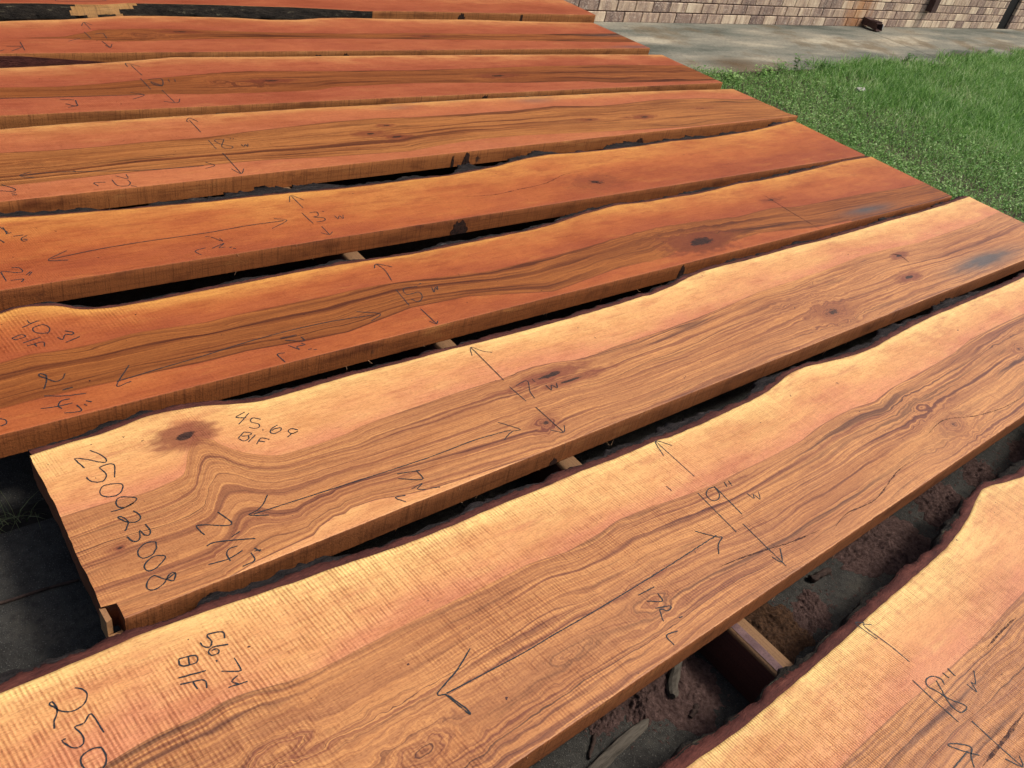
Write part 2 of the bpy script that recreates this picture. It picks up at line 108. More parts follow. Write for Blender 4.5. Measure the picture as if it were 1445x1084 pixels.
  'marks': [[(1.1285,3.4404),(1.1242,3.5537)],[(1.105,3.5384),(1.1131,3.579),(1.1556,3.5388)],[(1.1097,3.4072),(1.1084,3.291)],[(1.1349,3.3927),(1.1865,3.3965),(1.1669,3.328),(1.1401,3.3305),(1.1375,3.3692),(1.1641,3.3206),(1.1401,3.3458)],[(1.2111,3.3866),(1.208,3.3633)],[(1.2361,3.3846),(1.2301,3.3614)],[(1.1469,3.2812),(1.1484,3.1542)],[(1.1128,3.1671),(1.1567,3.1475),(1.18,3.184)],[(0.5815,3.2562),(0.7156,3.2505),(1.0076,3.2424),(1.0648,3.2407)],[(1.0238,3.2669),(1.0643,3.2363),(1.0095,3.1992)],[(0.7646,3.2246),(0.8099,3.2166)],[(0.7717,3.1831),(0.8025,3.1591),(0.8133,3.2121)],[(0.7715,3.1497),(0.809,3.165)]],
 },
 'H': {
  'r': 4.455,
  'l': 0.086,
  'live': [(0.779,4.096),(0.891,4.114),(1.036,4.129),(1.164,4.161),(1.285,4.193),(1.463,4.202),(1.696,4.197),(1.84,4.193),(2.018,4.167),(2.181,4.174),(2.324,4.209),(2.461,4.222),(2.918,4.218),(3.341,4.229),(3.791,4.214),(4.437,4.21)],
  'near': (3.7088,-0.00277),
  'b1': [(0.73,3.886),(0.972,3.904),(1.142,3.995),(1.329,4.008),(1.613,3.994),(1.961,3.968),(2.354,3.956),(2.755,3.967),(3.255,3.966),(3.705,3.966),(4.421,3.988)],
  'b2': [(0.728,3.879),(0.966,3.883),(1.153,3.846),(1.403,3.864),(1.566,3.88),(2.314,3.885),(2.695,3.874),(3.177,3.861),(3.711,3.835),(4.254,3.818)],
  'knots': [(1.314,3.933,0.09,0.028,0.3),(1.488,3.974,0.07,0.015,0.9),(2.826,3.924,0.08,0.018,0.8)],
  'stain': [(4.313,3.948,0.25,0.03,0.5),(4.365,3.727,0.3,0.03,0.6)],
  'marks': [[(1.1065,4.0034),(1.1074,4.0934)],[(1.0828,4.0464),(1.1074,4.0934),(1.1313,4.0555)],[(1.0689,3.9652),(1.0713,3.8792)],[(1.1067,3.9379),(1.1388,3.9476),(1.1358,3.8829)],[(1.104,3.8466),(1.1128,3.7665)],[(1.1014,3.7931),(1.1128,3.7665),(1.1316,3.807)],[(0.9724,3.8472),(1.0272,3.8827)],[(0.7294,3.7899),(0.7801,3.7808),(0.733,3.7325)],[(0.7824,3.7394),(0.7897,3.8396)],[(0.6937,3.7335),(0.7122,3.7492)]],
 },
 'I': {
  'r': 4.6,
  'l': 0.231,
  'near': (4.2988,0.02015),
  'marks': [[(1.0805,4.4128),(1.093,4.3927),(1.2731,4.4127),(1.312,4.4338)]],
  'nearpts': [(0.838,4.346),(0.989,4.359),(1.13,4.354),(1.269,4.36),(1.397,4.393),(1.78,4.401),(2.006,4.395),(2.25,4.393),(2.415,4.38),(2.587,4.367),(2.67,4.352),(3.014,4.368),(3.678,4.375),(4.62,4.388)],
 },
}

# ---------------------------------------------------------------- helpers
rng = np.random.default_rng(7); random.seed(7)
def h2(i, j, s=0):
    n = (i*374761393 + j*668265263 + s*1442695041) & 0xffffffff
    n = ((n ^ (n >> 13))*1274126177) & 0xffffffff
    return ((n ^ (n >> 16)) & 0xffff)/65535.0
def vnoise(x, y, s=0):
    x = np.asarray(x, float); y = np.asarray(y, float)+0*x
    i = np.floor(x).astype(np.int64); j = np.floor(y).astype(np.int64)
    u = x-i; v = y-j; u = u*u*(3-2*u); v = v*v*(3-2*v)
    return (h2(i, j, s)*(1-u)+h2(i+1, j, s)*u)*(1-v)+(h2(i, j+1, s)*(1-u)+h2(i+1, j+1, s)*u)*v-0.5
def fbm(x, y, s=0, o=4):
    r = 0; a = 1.0
    for k in range(o): r = r+a*vnoise(np.asarray(x)*2**k, np.asarray(y)*2**k, s+k*17); a *= 0.5
    return r
def mesh(name, V, F, mats=(), mi=None, smooth=False, attrs=None):
    me = bpy.data.meshes.new(name)
    V = np.asarray(V, np.float32)
    if isinstance(F, np.ndarray):
        n, k = F.shape
        me.vertices.add(len(V)); me.vertices.foreach_set('co', V.ravel())
        me.loops.add(n*k); me.loops.foreach_set('vertex_index', F.ravel().astype(np.int32))
        me.polygons.add(n); me.polygons.foreach_set('loop_start', np.arange(0, n*k, k, dtype=np.int32))
        me.update(calc_edges=True)
    else:
        me.from_pydata(V.tolist(), [], F); me.update()
    for m in mats: me.materials.append(m)
    if mi is not None: me.polygons.foreach_set('material_index', np.asarray(mi, np.int32))
    if smooth: me.polygons.foreach_set('use_smooth', np.ones(len(me.polygons), bool))
    for k, a in (attrs or {}).items():
        at = me.attributes.new(k, 'FLOAT', 'POINT'); at.data.foreach_set('value', np.asarray(a, np.float32).ravel())
    me.update(); me.validate()
    return me
def obj(name, me, parent=None):
    o = bpy.data.objects.new(name, me); C.objects.link(o)
    if parent is not None: o.parent = parent
    return o
def tag(o, label, cat, group=None):
    o['label'] = label; o['category'] = cat
    if group: o['group'] = group
    return o
def thing(name, label, cat, group=None, loc=(0, 0, 0)):
    o = bpy.data.objects.new(name, None); C.objects.link(o); o.location = loc; o.empty_display_size = .05
    return tag(o, label, cat, group)
def gridfaces(nu, nv, closed_v=False):
    u = np.arange(nu-1); v = np.arange(nv if closed_v else nv-1)
    U, Vv = np.meshgrid(u, v, indexing='ij'); V2 = (Vv+1) % nv
    return np.stack([U*nv+Vv, (U+1)*nv+Vv, (U+1)*nv+V2, U*nv+V2], -1).reshape(-1, 4)
def box_me(name, a, b, mats, bev=0.0):
    import bmesh
    bm = bmesh.new(); bmesh.ops.create_cube(bm, size=1)
    for v in bm.verts:
        v.co = Vector([a[i]+(v.co[i]+.5)*(b[i]-a[i]) for i in range(3)])
    if bev: bmesh.ops.bevel(bm, geom=bm.edges[:], offset=bev, segments=1, affect='EDGES')
    me = bpy.data.meshes.new(name); bm.to_mesh(me); bm.free()
    for m in mats: me.materials.append(m)
    return me

# ---------------------------------------------------------------- material helpers
class NT:
    def __init__(s, name):
        s.m = bpy.data.materials.new(name); s.m.use_nodes = True; s.t = s.m.node_tree
        s.b = s.t.nodes['Principled BSDF']; s.out = s.t.nodes['Material Output']
    def n(s, ty, **kw):
        x = s.t.nodes.new('ShaderNode'+ty)
        for k, v in kw.items(): setattr(x, k, v)
        return x
    def put(s, sock, v):
        if isinstance(v, bpy.types.NodeSocket): s.t.links.new(v, sock)
        elif isinstance(v, tuple) and len(v) == 3 and sock.type == 'RGBA': sock.default_value = (*v, 1)
        else: sock.default_value = v
    def math(s, op, a, b=0.0, c=0.0, clamp=False):
        x = s.n('Math', operation=op, use_clamp=clamp)
        for i, v in enumerate((a, b, c)): s.put(x.inputs[i], v)
        return x.outputs[0]
    def add(s, a, b): return s.math('ADD', a, b)
    def mul(s, a, b): return s.math('MULTIPLY', a, b)
    def attr(s, n): return s.n('Attribute', attribute_name=n).outputs['Fac']
    def obj(s): return s.n('TexCoord').outputs['Object']
    def sep(s, v):
        x = s.n('SeparateXYZ'); s.put(x.inputs[0], v); return x.outputs
    def comb(s, x, y, z=0.0):
        c = s.n('CombineXYZ')
        for i, v in enumerate((x, y, z)): s.put(c.inputs[i], v)
        return c.outputs[0]
    def scale(s, v, k):
        x = s.n('VectorMath', operation='MULTIPLY'); s.put(x.inputs[0], v); x.inputs[1].default_value = k; return x.outputs[0]
    def noise(s, v, sc_=1.0, det=2.0, ro=.5, dist=0.0):
        x = s.n('TexNoise'); s.put(x.inputs['Vector'], v); s.put(x.inputs['Scale'], sc_)
        x.inputs['Detail'].default_value = det; x.inputs['Roughness'].default_value = ro; x.inputs['Distortion'].default_value = dist
        return x.outputs['Fac']
    def ramp(s, f, stops, interp='LINEAR'):
        x = s.n('ValToRGB'); e = x.color_ramp.elements; x.color_ramp.interpolation = interp
        while len(e) > 1: e.remove(e[-1])
        for i, (p, c) in enumerate(stops):
            if i: q = e.new(p)
            else: q = e[0]; q.position = p
            if not isinstance(c, tuple): c = (c, c, c)
            q.color = (*c, 1)
        s.put(x.inputs[0], f); return x.outputs[0]
    def mix(s, f, a, b, bt='MIX'):
        x = s.n('Mix', data_type='RGBA', blend_type=bt); s.put(x.inputs[0], f); s.put(x.inputs[6], a); s.put(x.inputs[7], b)
        return x.outputs[2]
    def smooth(s, v, a, b):
        x = s.n('MapRange', interpolation_type='SMOOTHSTEP'); s.put(x.inputs[0], v); s.put(x.inputs[1], a); s.put(x.inputs[2], b)
        return x.outputs[0]
    def bump(s, h, st=.3, d=.002):
        x = s.n('Bump'); x.inputs['Strength'].default_value = st; x.inputs['Distance'].default_value = d
        s.put(x.inputs['Height'], h); s.t.links.new(x.outputs[0], s.b.inputs['Normal'])
    def fin(s, col, rough=.6, spec=.3):
        s.put(s.b.inputs['Base Color'], col); s.put(s.b.inputs['Roughness'], rough); s.b.inputs['Specular IOR Level'].default_value = spec
        return s.m

def wood_top(seed, cream, sap, red, tan, brown, dark, saw_p, saw_a, spec=.3, fq=1.):
    """sawn face: sapwood to heartwood, ring lines following the 'ring' field, band saw marks across"""
    s = NT('sawn_wood'); P = s.obj(); x, y, z = s.sep(P)
    g = s.attr('ring'); h = s.attr('heart'); kn = s.attr('knot'); bl = s.attr('black'); st = s.attr('stain'); ed = s.attr('edge'); sa = s.attr('saw')
    w1 = s.noise(s.comb(s.mul(x, 2.2), s.mul(y, 9.0), seed), 1, 2)
    w2 = s.noise(s.comb(s.mul(x, 9.0), s.mul(y, 45.0), seed+3.), 1, 2)
    gw = s.add(g, s.add(s.mul(s.math('SUBTRACT', w1, .5), .05), s.mul(s.math('SUBTRACT', w2, .5), .013)))
    bands = s.noise(s.comb(s.mul(gw, 48.0*fq), s.mul(x, .45), seed), 1, 4, .62)
    lines = s.noise(s.comb(s.mul(gw, 300.0*fq), s.mul(x, 2.0), seed+5.), 1, 4, .65)
    thin = s.noise(s.comb(s.mul(gw, 17.0*(.5+.5*fq)), s.mul(x, .22), seed+9.), 1, 2, .5)
    fib = s.noise(s.comb(s.mul(gw, 900.0), s.mul(x, 16.0), seed+2.), 1, 2, .6)
    blot = s.noise(s.comb(s.mul(x, 3.0), s.mul(y, 9.0), seed+7.), 1, 4, .6)
    grain = s.noise(P, 420., 2, .6)
    heart = s.ramp(bands, [(.28, tan), (.42, tuple(.5*a+.5*b for a, b in zip(tan, brown))), (.51, tan), (.60, tuple(.25*a+.75*b for a, b in zip(tan, brown))), (.67, tuple(.65*a+.35*b for a, b in zip(dark, brown))), (.72, brown)])
    zone = s.noise(s.comb(s.mul(gw, 13.0), s.mul(x, .8), seed+13.), 1, 3, .6)
    lmask = s.smooth(s.noise(s.comb(s.mul(gw, 24.0), s.mul(x, .7), seed+15.), 1, 2), .36, .66)
    heart = s.mix(s.mul(s.smooth(zone, .50, .68), .75), heart, tuple(.5*a+.5*b for a, b in zip(brown, tan)))
    heart = s.mix(s.mul(s.smooth(zone, .44, .26), .35), heart, tuple(a*q for a, q in zip(tan, (1.12, 1.2, 1.15))))
    heart = s.mix(s.mul(s.ramp(lines, [(.48, 0.), (.64, 1.)]), s.add(.20, s.mul(lmask, .70))), heart, brown)
    streak = s.noise(s.comb(s.mul(gw, 95.0*fq), s.mul(x, 2.2), seed+17.), 1, 5, .68)
    heart = s.mix(s.mul(s.smooth(streak, .54, .72), .50), heart, dark)
    thinm = s.math('SUBTRACT', 1.0, s.smooth(s.math('ABSOLUTE', s.math('SUBTRACT', thin, .5)), .002, .016))
    heart = s.mix(s.mul(thinm, s.add(.10, s.mul(lmask, .7))), heart, dark)
    thin2 = s.math('SUBTRACT', 1.0, s.smooth(s.math('ABSOLUTE', s.math('SUBTRACT', thin, .40)), .001, .010))
    heart = s.mix(s.mul(thin2, s.mul(lmask, .65)), heart, brown)
    sf = s.attr('sapfrac')
    e2 = s.add(ed, s.mul(s.math('SUBTRACT', blot, .5), .07))
    gold = tuple(.45*p+.55*q for p, q in zip(cream, sap))
    sapc = s.mix(s.smooth(e2, .0, .05), cream, gold)
    sf2 = s.add(sf, s.mul(s.math('SUBTRACT', blot, .5), 1.3))
    sapc = s.mix(s.smooth(sf2, .05, .55), sapc, sap)
    sapc = s.mix(s.mul(s.smooth(sf2, .45, 1.05), .9), sapc, red)
    blot2 = s.noise(s.comb(s.mul(x, 6.0), s.mul(y, 22.0), seed+27.), 1, 5, .68)
    sapc = s.mix(s.mul(s.smooth(blot2, .50, .70), .50), sapc, tuple(p*q for p, q in zip(red, (.82, .72, .66))))
    sapc = s.mix(s.mul(s.smooth(blot2, .46, .28), .40), sapc, gold)
    sapc = s.mix(s.mul(s.smooth(streak, .50, .72), .30), sapc, red)
    sapc = s.mix(s.mul(s.smooth(s.noise(s.comb(s.mul(x, 14.), s.mul(y, 30.), seed+19.), 1, 4, .65), .46, .70), .35), sapc, tuple(a*q for a, q in zip(sap, (.80, .70, .62))))
    sapc = s.mix(s.mul(s.ramp(lines, [(.54, 0.), (.70, 1.)]), .16), sapc, brown)
    hm = s.add(h, s.mul(s.math('SUBTRACT', lines, .5), .12))
    hs = s.smooth(hm, .36, .64)
    col = s.mix(hs, sapc, heart)
    rim = s.math('SUBTRACT', 1.0, s.smooth(s.math('ABSOLUTE', s.math('SUBTRACT', hm, .52)), .02, .14))
    col = s.mix(s.mul(rim, s.add(.10, s.mul(lmask, .55))), col, dark)
    kk = s.add(kn, s.mul(s.math('SUBTRACT', lines, .5), .5))
    col = s.mix(s.mul(s.smooth(kk, .22, .95), .82), col, tuple(.45*a+.55*b for a, b in zip(brown, (.20, .045, .022))))
    bk = s.add(bl, s.mul(s.math('SUBTRACT', s.noise(s.comb(s.mul(x, 60.), s.mul(y, 130.), seed), 1, 4, .7), .5), 1.25))
    col = s.mix(s.mul(s.smooth(bk, .46, .74), .93), col, s.ramp(s.noise(s.comb(s.mul(x, 90.), s.mul(y, 260.), seed), 1, 3, .7), [(.40, (.010, .006, .005)), (.60, (.045, .020, .014)), (.74, (.12, .045, .025))]))
    stn = s.mul(st, s.add(.45, s.mul(s.noise(s.comb(s.mul(x, 8.), s.mul(y, 40.), seed), 1, 3), 1.0)))
    col = s.mix(s.math('MINIMUM', s.mul(stn, .9), .85), col, (.055, .075, .085))
    col = s.mix(s.mul(s.ramp(fib, [(.60, 0.), (.72, 1.)]), .30), col, tuple(.35*a for a in brown))
    tone = s.noise(s.comb(s.mul(x, 1.6), s.mul(y, 6.0), seed+31.), 1, 4, .6)
    col = s.mix(s.mul(s.smooth(tone, .46, .70), .55), col, s.mix(1.0, col, (.74, .62, .56), 'MULTIPLY'))
    col = s.mix(s.mul(s.smooth(tone, .46, .28), .45), col, s.mix(1.0, col, (1.14, 1.20, 1.18), 'MULTIPLY'))
    mic = s.noise(s.comb(s.mul(x, 130.), s.mul(y, 420.), seed+23.), 1, 3, .75)
    mic2 = s.noise(s.comb(s.mul(x, 45.), s.mul(y, 260.), seed+25.), 1, 2, .7)
    col = s.mix(s.mul(s.smooth(mic, .47, .68), .52), col, s.mix(1.0, col, (.52, .40, .34), 'MULTIPLY'))
    col = s.mix(s.mul(s.smooth(mic2, .52, .30), .28), col, s.mix(1.0, col, (1.35, 1.38, 1.30), 'MULTIPLY'))
    med = s.noise(s.comb(s.mul(x, 11.), s.mul(y, 120.), seed+35.), 1, 5, .72)
    col = s.mix(s.mul(s.smooth(med, .48, .68), .42), col, s.mix(1.0, col, (.66, .52, .46), 'MULTIPLY'))
    med2 = s.noise(s.comb(s.mul(x, 26.), s.mul(y, 34.), seed+37.), 1, 4, .7)
    col = s.mix(s.mul(s.smooth(med2, .46, .30), .30), col, s.mix(1.0, col, (1.22, 1.26, 1.22), 'MULTIPLY'))
    spk = s.noise(P, 75., 2, .4)
    col = s.mix(s.smooth(spk, .775, .80), col, dark)
    # band saw ridges, slightly wandering and fading in and out
    sx = s.add(s.mul(x, 1/saw_p), s.add(s.mul(y, .12/saw_p), s.mul(s.noise(s.comb(s.mul(x, 5.), s.mul(y, 3.), seed), 1, 2), 1.6)))
    sw = s.math('SINE', s.mul(sx, 2*math.pi))
    sw2 = s.noise(s.comb(s.mul(x, .9/saw_p), s.mul(y, 1.5), seed+1.), 1, 2, .6)
    amp = s.mul(sa, s.mul(s.smooth(s.noise(s.comb(s.mul(x, 3.2), s.mul(y, 5.), seed+4.), 1, 2), .30, .62), s.smooth(s.noise(s.comb(s.mul(x, 40.), s.mul(y, 60.), seed+6.), 1, 3, .7), .25, .70)))
    ridge = s.mul(s.add(s.mul(sw, .5), s.mul(s.math('SUBTRACT', sw2, .5), 2.2)), amp)
    dk = s.math('MAXIMUM', s.mul(ridge, saw_a), 0.0)
    col = s.mix(s.math('MINIMUM', dk, .6), col, s.mix(1.0, col, (.50, .34, .30), 'MULTIPLY'))
    lt = s.math('MAXIMUM', s.mul(ridge, -saw_a), 0.0)
    col = s.mix(s.math('MINIMUM', lt, .5), col, s.mix(1.0, col, (1.22, 1.35, 1.40), 'MULTIPLY'))  # opposite phase of the ridges gets a highlight painted into the colour
    col = s.mix(s.mul(s.math('SUBTRACT', grain, .30), .45), col, s.mix(1.0, col, (.62, .55, .50), 'MULTIPLY'))
    hgt = s.add(s.mul(ridge, .8), s.add(s.mul(fib, .25), s.mul(grain, .35)))
    s.bump(hgt, .45, .0012)
    return s.fin(col, s.add(.46, s.mul(blot, .2)), spec)

def wood_side(seed, base, dark, light, end=False):
    s = NT('sawn_edge'); P = s.obj(); x, y, z = s.sep(P)
    if end: x, y = y, x
    n1 = s.noise(s.comb(s.mul(x, 5.), s.mul(z, 14.), seed), 1, 3, .6)
    n2 = s.noise(s.comb(s.mul(x, 6.), s.mul(z, 160.), seed+3.), 1, 3, .6)
    n3 = s.noise(s.comb(s.mul(x, 240.), s.mul(z, 8.), seed+5.), 1, 2, .6)
    n4 = s.noise(P, 260., 2, .6)
    col = s.ramp(n1, [(.28, dark), (.46, base), (.60, base), (.74, light)])
    col = s.mix(s.mul(s.smooth(n2, .48, .70), .5), col, dark)
    col = s.mix(s.mul(s.smooth(n3, .50, .72), .5), col, tuple(.5*a for a in dark))
    col = s.mix(s.mul(s.smooth(n4, .5, .75), .45), col, tuple(.4*a for a in dark))
    spot = s.noise(s.comb(s.mul(x, 9.), s.mul(z, 12.), seed+11.), 1, 3, .55)
    col = s.mix(s.mul(s.smooth(spot, .70, .76), .85), col, (.03, .016, .012))
    s.bump(s.add(s.mul(n3, .7), n4), .5, .002)
    return s.fin(col, .7, .2)

def simple(name, c1, c2, scl=40., c3=None, rough=.8, bump=.4, bd=.003, stretch=(1, 1, 1), det=5.):
    s = NT(name); P = s.scale(s.obj(), stretch)
    n = s.noise(P, scl, det, .62); n2 = s.noise(P, scl*6.3, 3, .6)
    st = [(.32, c1), (.62, c2)]
    if c3: st.append((.74, c3))
    col = s.ramp(n, st)
    col = s.mix(s.mul(s.smooth(n2, .45, .75), .5), col, tuple(.45*a for a in c1))
    s.bump(s.add(n, s.mul(n2, .5)), bump, bd)
    return s.fin(col, rough, .2)

inner_bark_m = simple('inner_bark', (.055, .015, .012), (.120, .036, .025), 60., (.17, .06, .04), .8, .9, .006, (.3, 1, 1))
bark_m = simple('bark', (.010, .008, .008), (.042, .033, .031), 70., (.115, .10, .092), .95, 1.0, .02, (.30, 1, 1))
bark_l = simple('lichen_bark', (.008, .006, .005), (.040, .032, .023), 60., (.21, .185, .115), .95, 1.0, .03, (.3, 1, 1))
crayon = NT('crayon')
def _cray():
    s = crayon; P = s.obj(); x, y, z = s.sep(P)
    n = s.noise(s.comb(s.mul(x, 260.), s.mul(y, 60.)), 1, 2); n2 = s.noise(P, 500., 1)
    a = s.smooth(s.add(n, s.mul(n2, .5)), .52, .66)
    s.put(s.b.inputs['Alpha'], s.add(.36, s.mul(a, .62)))
    return s.fin((.016, .022, .028), .6, .3)
crayon = _cray()
def _crack():
    s = NT('crack'); n = s.noise(s.obj(), 140., 3); s.put(s.b.inputs['Alpha'], s.add(.30, s.mul(s.smooth(n, .38, .62), .5)))
    return s.fin((.045, .018, .018), .7, .2)
crack_m = _crack()

# ---------------------------------------------------------------- ribbons (crayon strokes, cracks)
def catmull(p, step):
    p = np.asarray(p, float)
    if len(p) == 2:
        n = max(2, int(np.linalg.norm(p[1]-p[0])/step)); t = np.linspace(0, 1, n)[:, None]; return p[0]*(1-t)+p[1]*t
    q = np.vstack([2*p[0]-p[1], p, 2*p[-1]-p[-2]]); out = []
    for i in range(1, len(q)-2):
        a, b, c_, d = q[i-1:i+3]; n = max(2, int(np.linalg.norm(c_-b)/step)); t = np.linspace(0, 1, n, endpoint=False)[:, None]
        out.append(.5*((2*b)+(-a+c_)*t+(2*a-5*b+4*c_-d)*t**2+(-a+3*b-3*c_+d)*t**3))
    out.append(p[-1:]); return np.vstack(out)
def ribbons(name, strokes, width, z, mat, parent, jit=.0006, taper=False, step=.004):
    V = []; F = []; k = 0
    for i, st in enumerate(strokes):
        p = catmull(st, step); n = len(p)
        if n < 2: continue
        p = p+rng.normal(0, jit, p.shape)*np.linspace(0, 1, n)[:, None]*0.6
        t = np.gradient(p, axis=0); t /= np.linalg.norm(t, axis=1)[:, None]+1e-9
        nr = np.stack([-t[:, 1], t[:, 0]], 1)
        wv = width*.5*(.8+.5*rng.random(n))
        if taper: wv = width*.5*np.clip(np.sin(np.linspace(.05, math.pi-.05, n))*1.4, .1, 1)*(1+.9*fbm(np.arange(n)*.35, i, 5, 3))
        zz = np.full((n, 1), z+0.00012*(i % 6))
        V += [np.hstack([p+nr*wv[:, None], zz]), np.hstack([p-nr*wv[:, None], zz])]
        a = np.arange(n-1)
        F.append(np.stack([k+a, k+n+a, k+n+a+1, k+a+1], 1)); k += 2*n
    return obj(name, mesh(name, np.vstack(V), np.vstack(F), [mat]), parent)

# ---------------------------------------------------------------- slabs
TH = 0.0605
def curve(pts):
    p = np.array(sorted(pts)); return lambda x: np.interp(x, p[:, 0], p[:, 1])
def near_fn(k):
    d = SLABS[k]
    if 'near' in d and k != 'I': a, b = d['near']; return lambda x: a+b*np.asarray(x)
    if k == 'I': return curve(d['nearpts'])
    return lambda x: -0.235+0*np.asarray(x)
order = 'ABCDEFGHI'
def side_limit(k):
    i = order.index(k)
    if i+1 < len(order): f = near_fn(order[i+1]); return lambda x: f(x)-(.010 if k == 'E' else .003)
    return lambda x: np.full_like(np.asarray(x, float), 4.83)

PAL = {  # cream, sap, red, tan, brown, dark
 'near': ((.86, .575, .205), (.70, .340, .125), (.59, .222, .105), (.61, .275, .092), (.215, .066, .032), (.055, .016, .014)),
 'mid':  ((.64, .295, .070), (.43, .122, .034), (.325, .078, .028), (.365, .122, .028), (.135, .034, .009), (.040, .008, .005)),
 'olive': ((.60, .30, .095), (.46, .150, .058), (.41, .126, .055), (.45, .178, .050), (.16, .044, .013), (.040, .009, .005)),
 'far':  ((.60, .295, .105), (.385, .110, .047), (.315, .080, .038), (.32, .105, .029), (.11, .027, .009), (.036, .008, .005))}
CONF = {  # palette, nx, ny, saw period, saw strength, inner bark width
 'A': ('near', 720, 90, .0055, .75, .021), 'B': ('near', 800, 110, .0072, .85, .019), 'C': ('near', 900, 110, .0052, .40, .018),
 'D': ('mid', 560, 80, .0085, .45, .016), 'E': ('mid', 520, 64, .006, .30, .014), 'F': ('olive', 480, 80, .0065, .30, .006),
 'G': ('far', 440, 70, .008, .32, .007), 'H': ('far', 420, 64, .008, .25, .008), 'I': ('far', 260, 30, .008, .2, .006)}
LABEL = {
 'A': 'nearest slab, cut off by the lower right corner of the picture, marked 18 inches wide',
 'B': 'pale slab marked 56.74 B/F and 19 inches wide with ridged saw marks',
 'C': 'slab numbered 250923008 and marked 45.69 B/F with a black knot and broken corner',
 'D': 'orange slab marked 15 inches wide, with a long dark red knot near its right part',
 'E': 'narrow plain orange slab marked 13 inches wide, without a dark heart stripe',
 'F': 'slab with olive heartwood marked 18 w, just behind the plain narrow 13 inch slab',
 'G': 'slab marked 18 with scribbled over 8, third from the far end',
 'H': 'second farthest slab with a thin brown heart stripe and small dark knot',
 'I': 'farthest slab with rough dark bark on its near edge, next to the brick wall'}

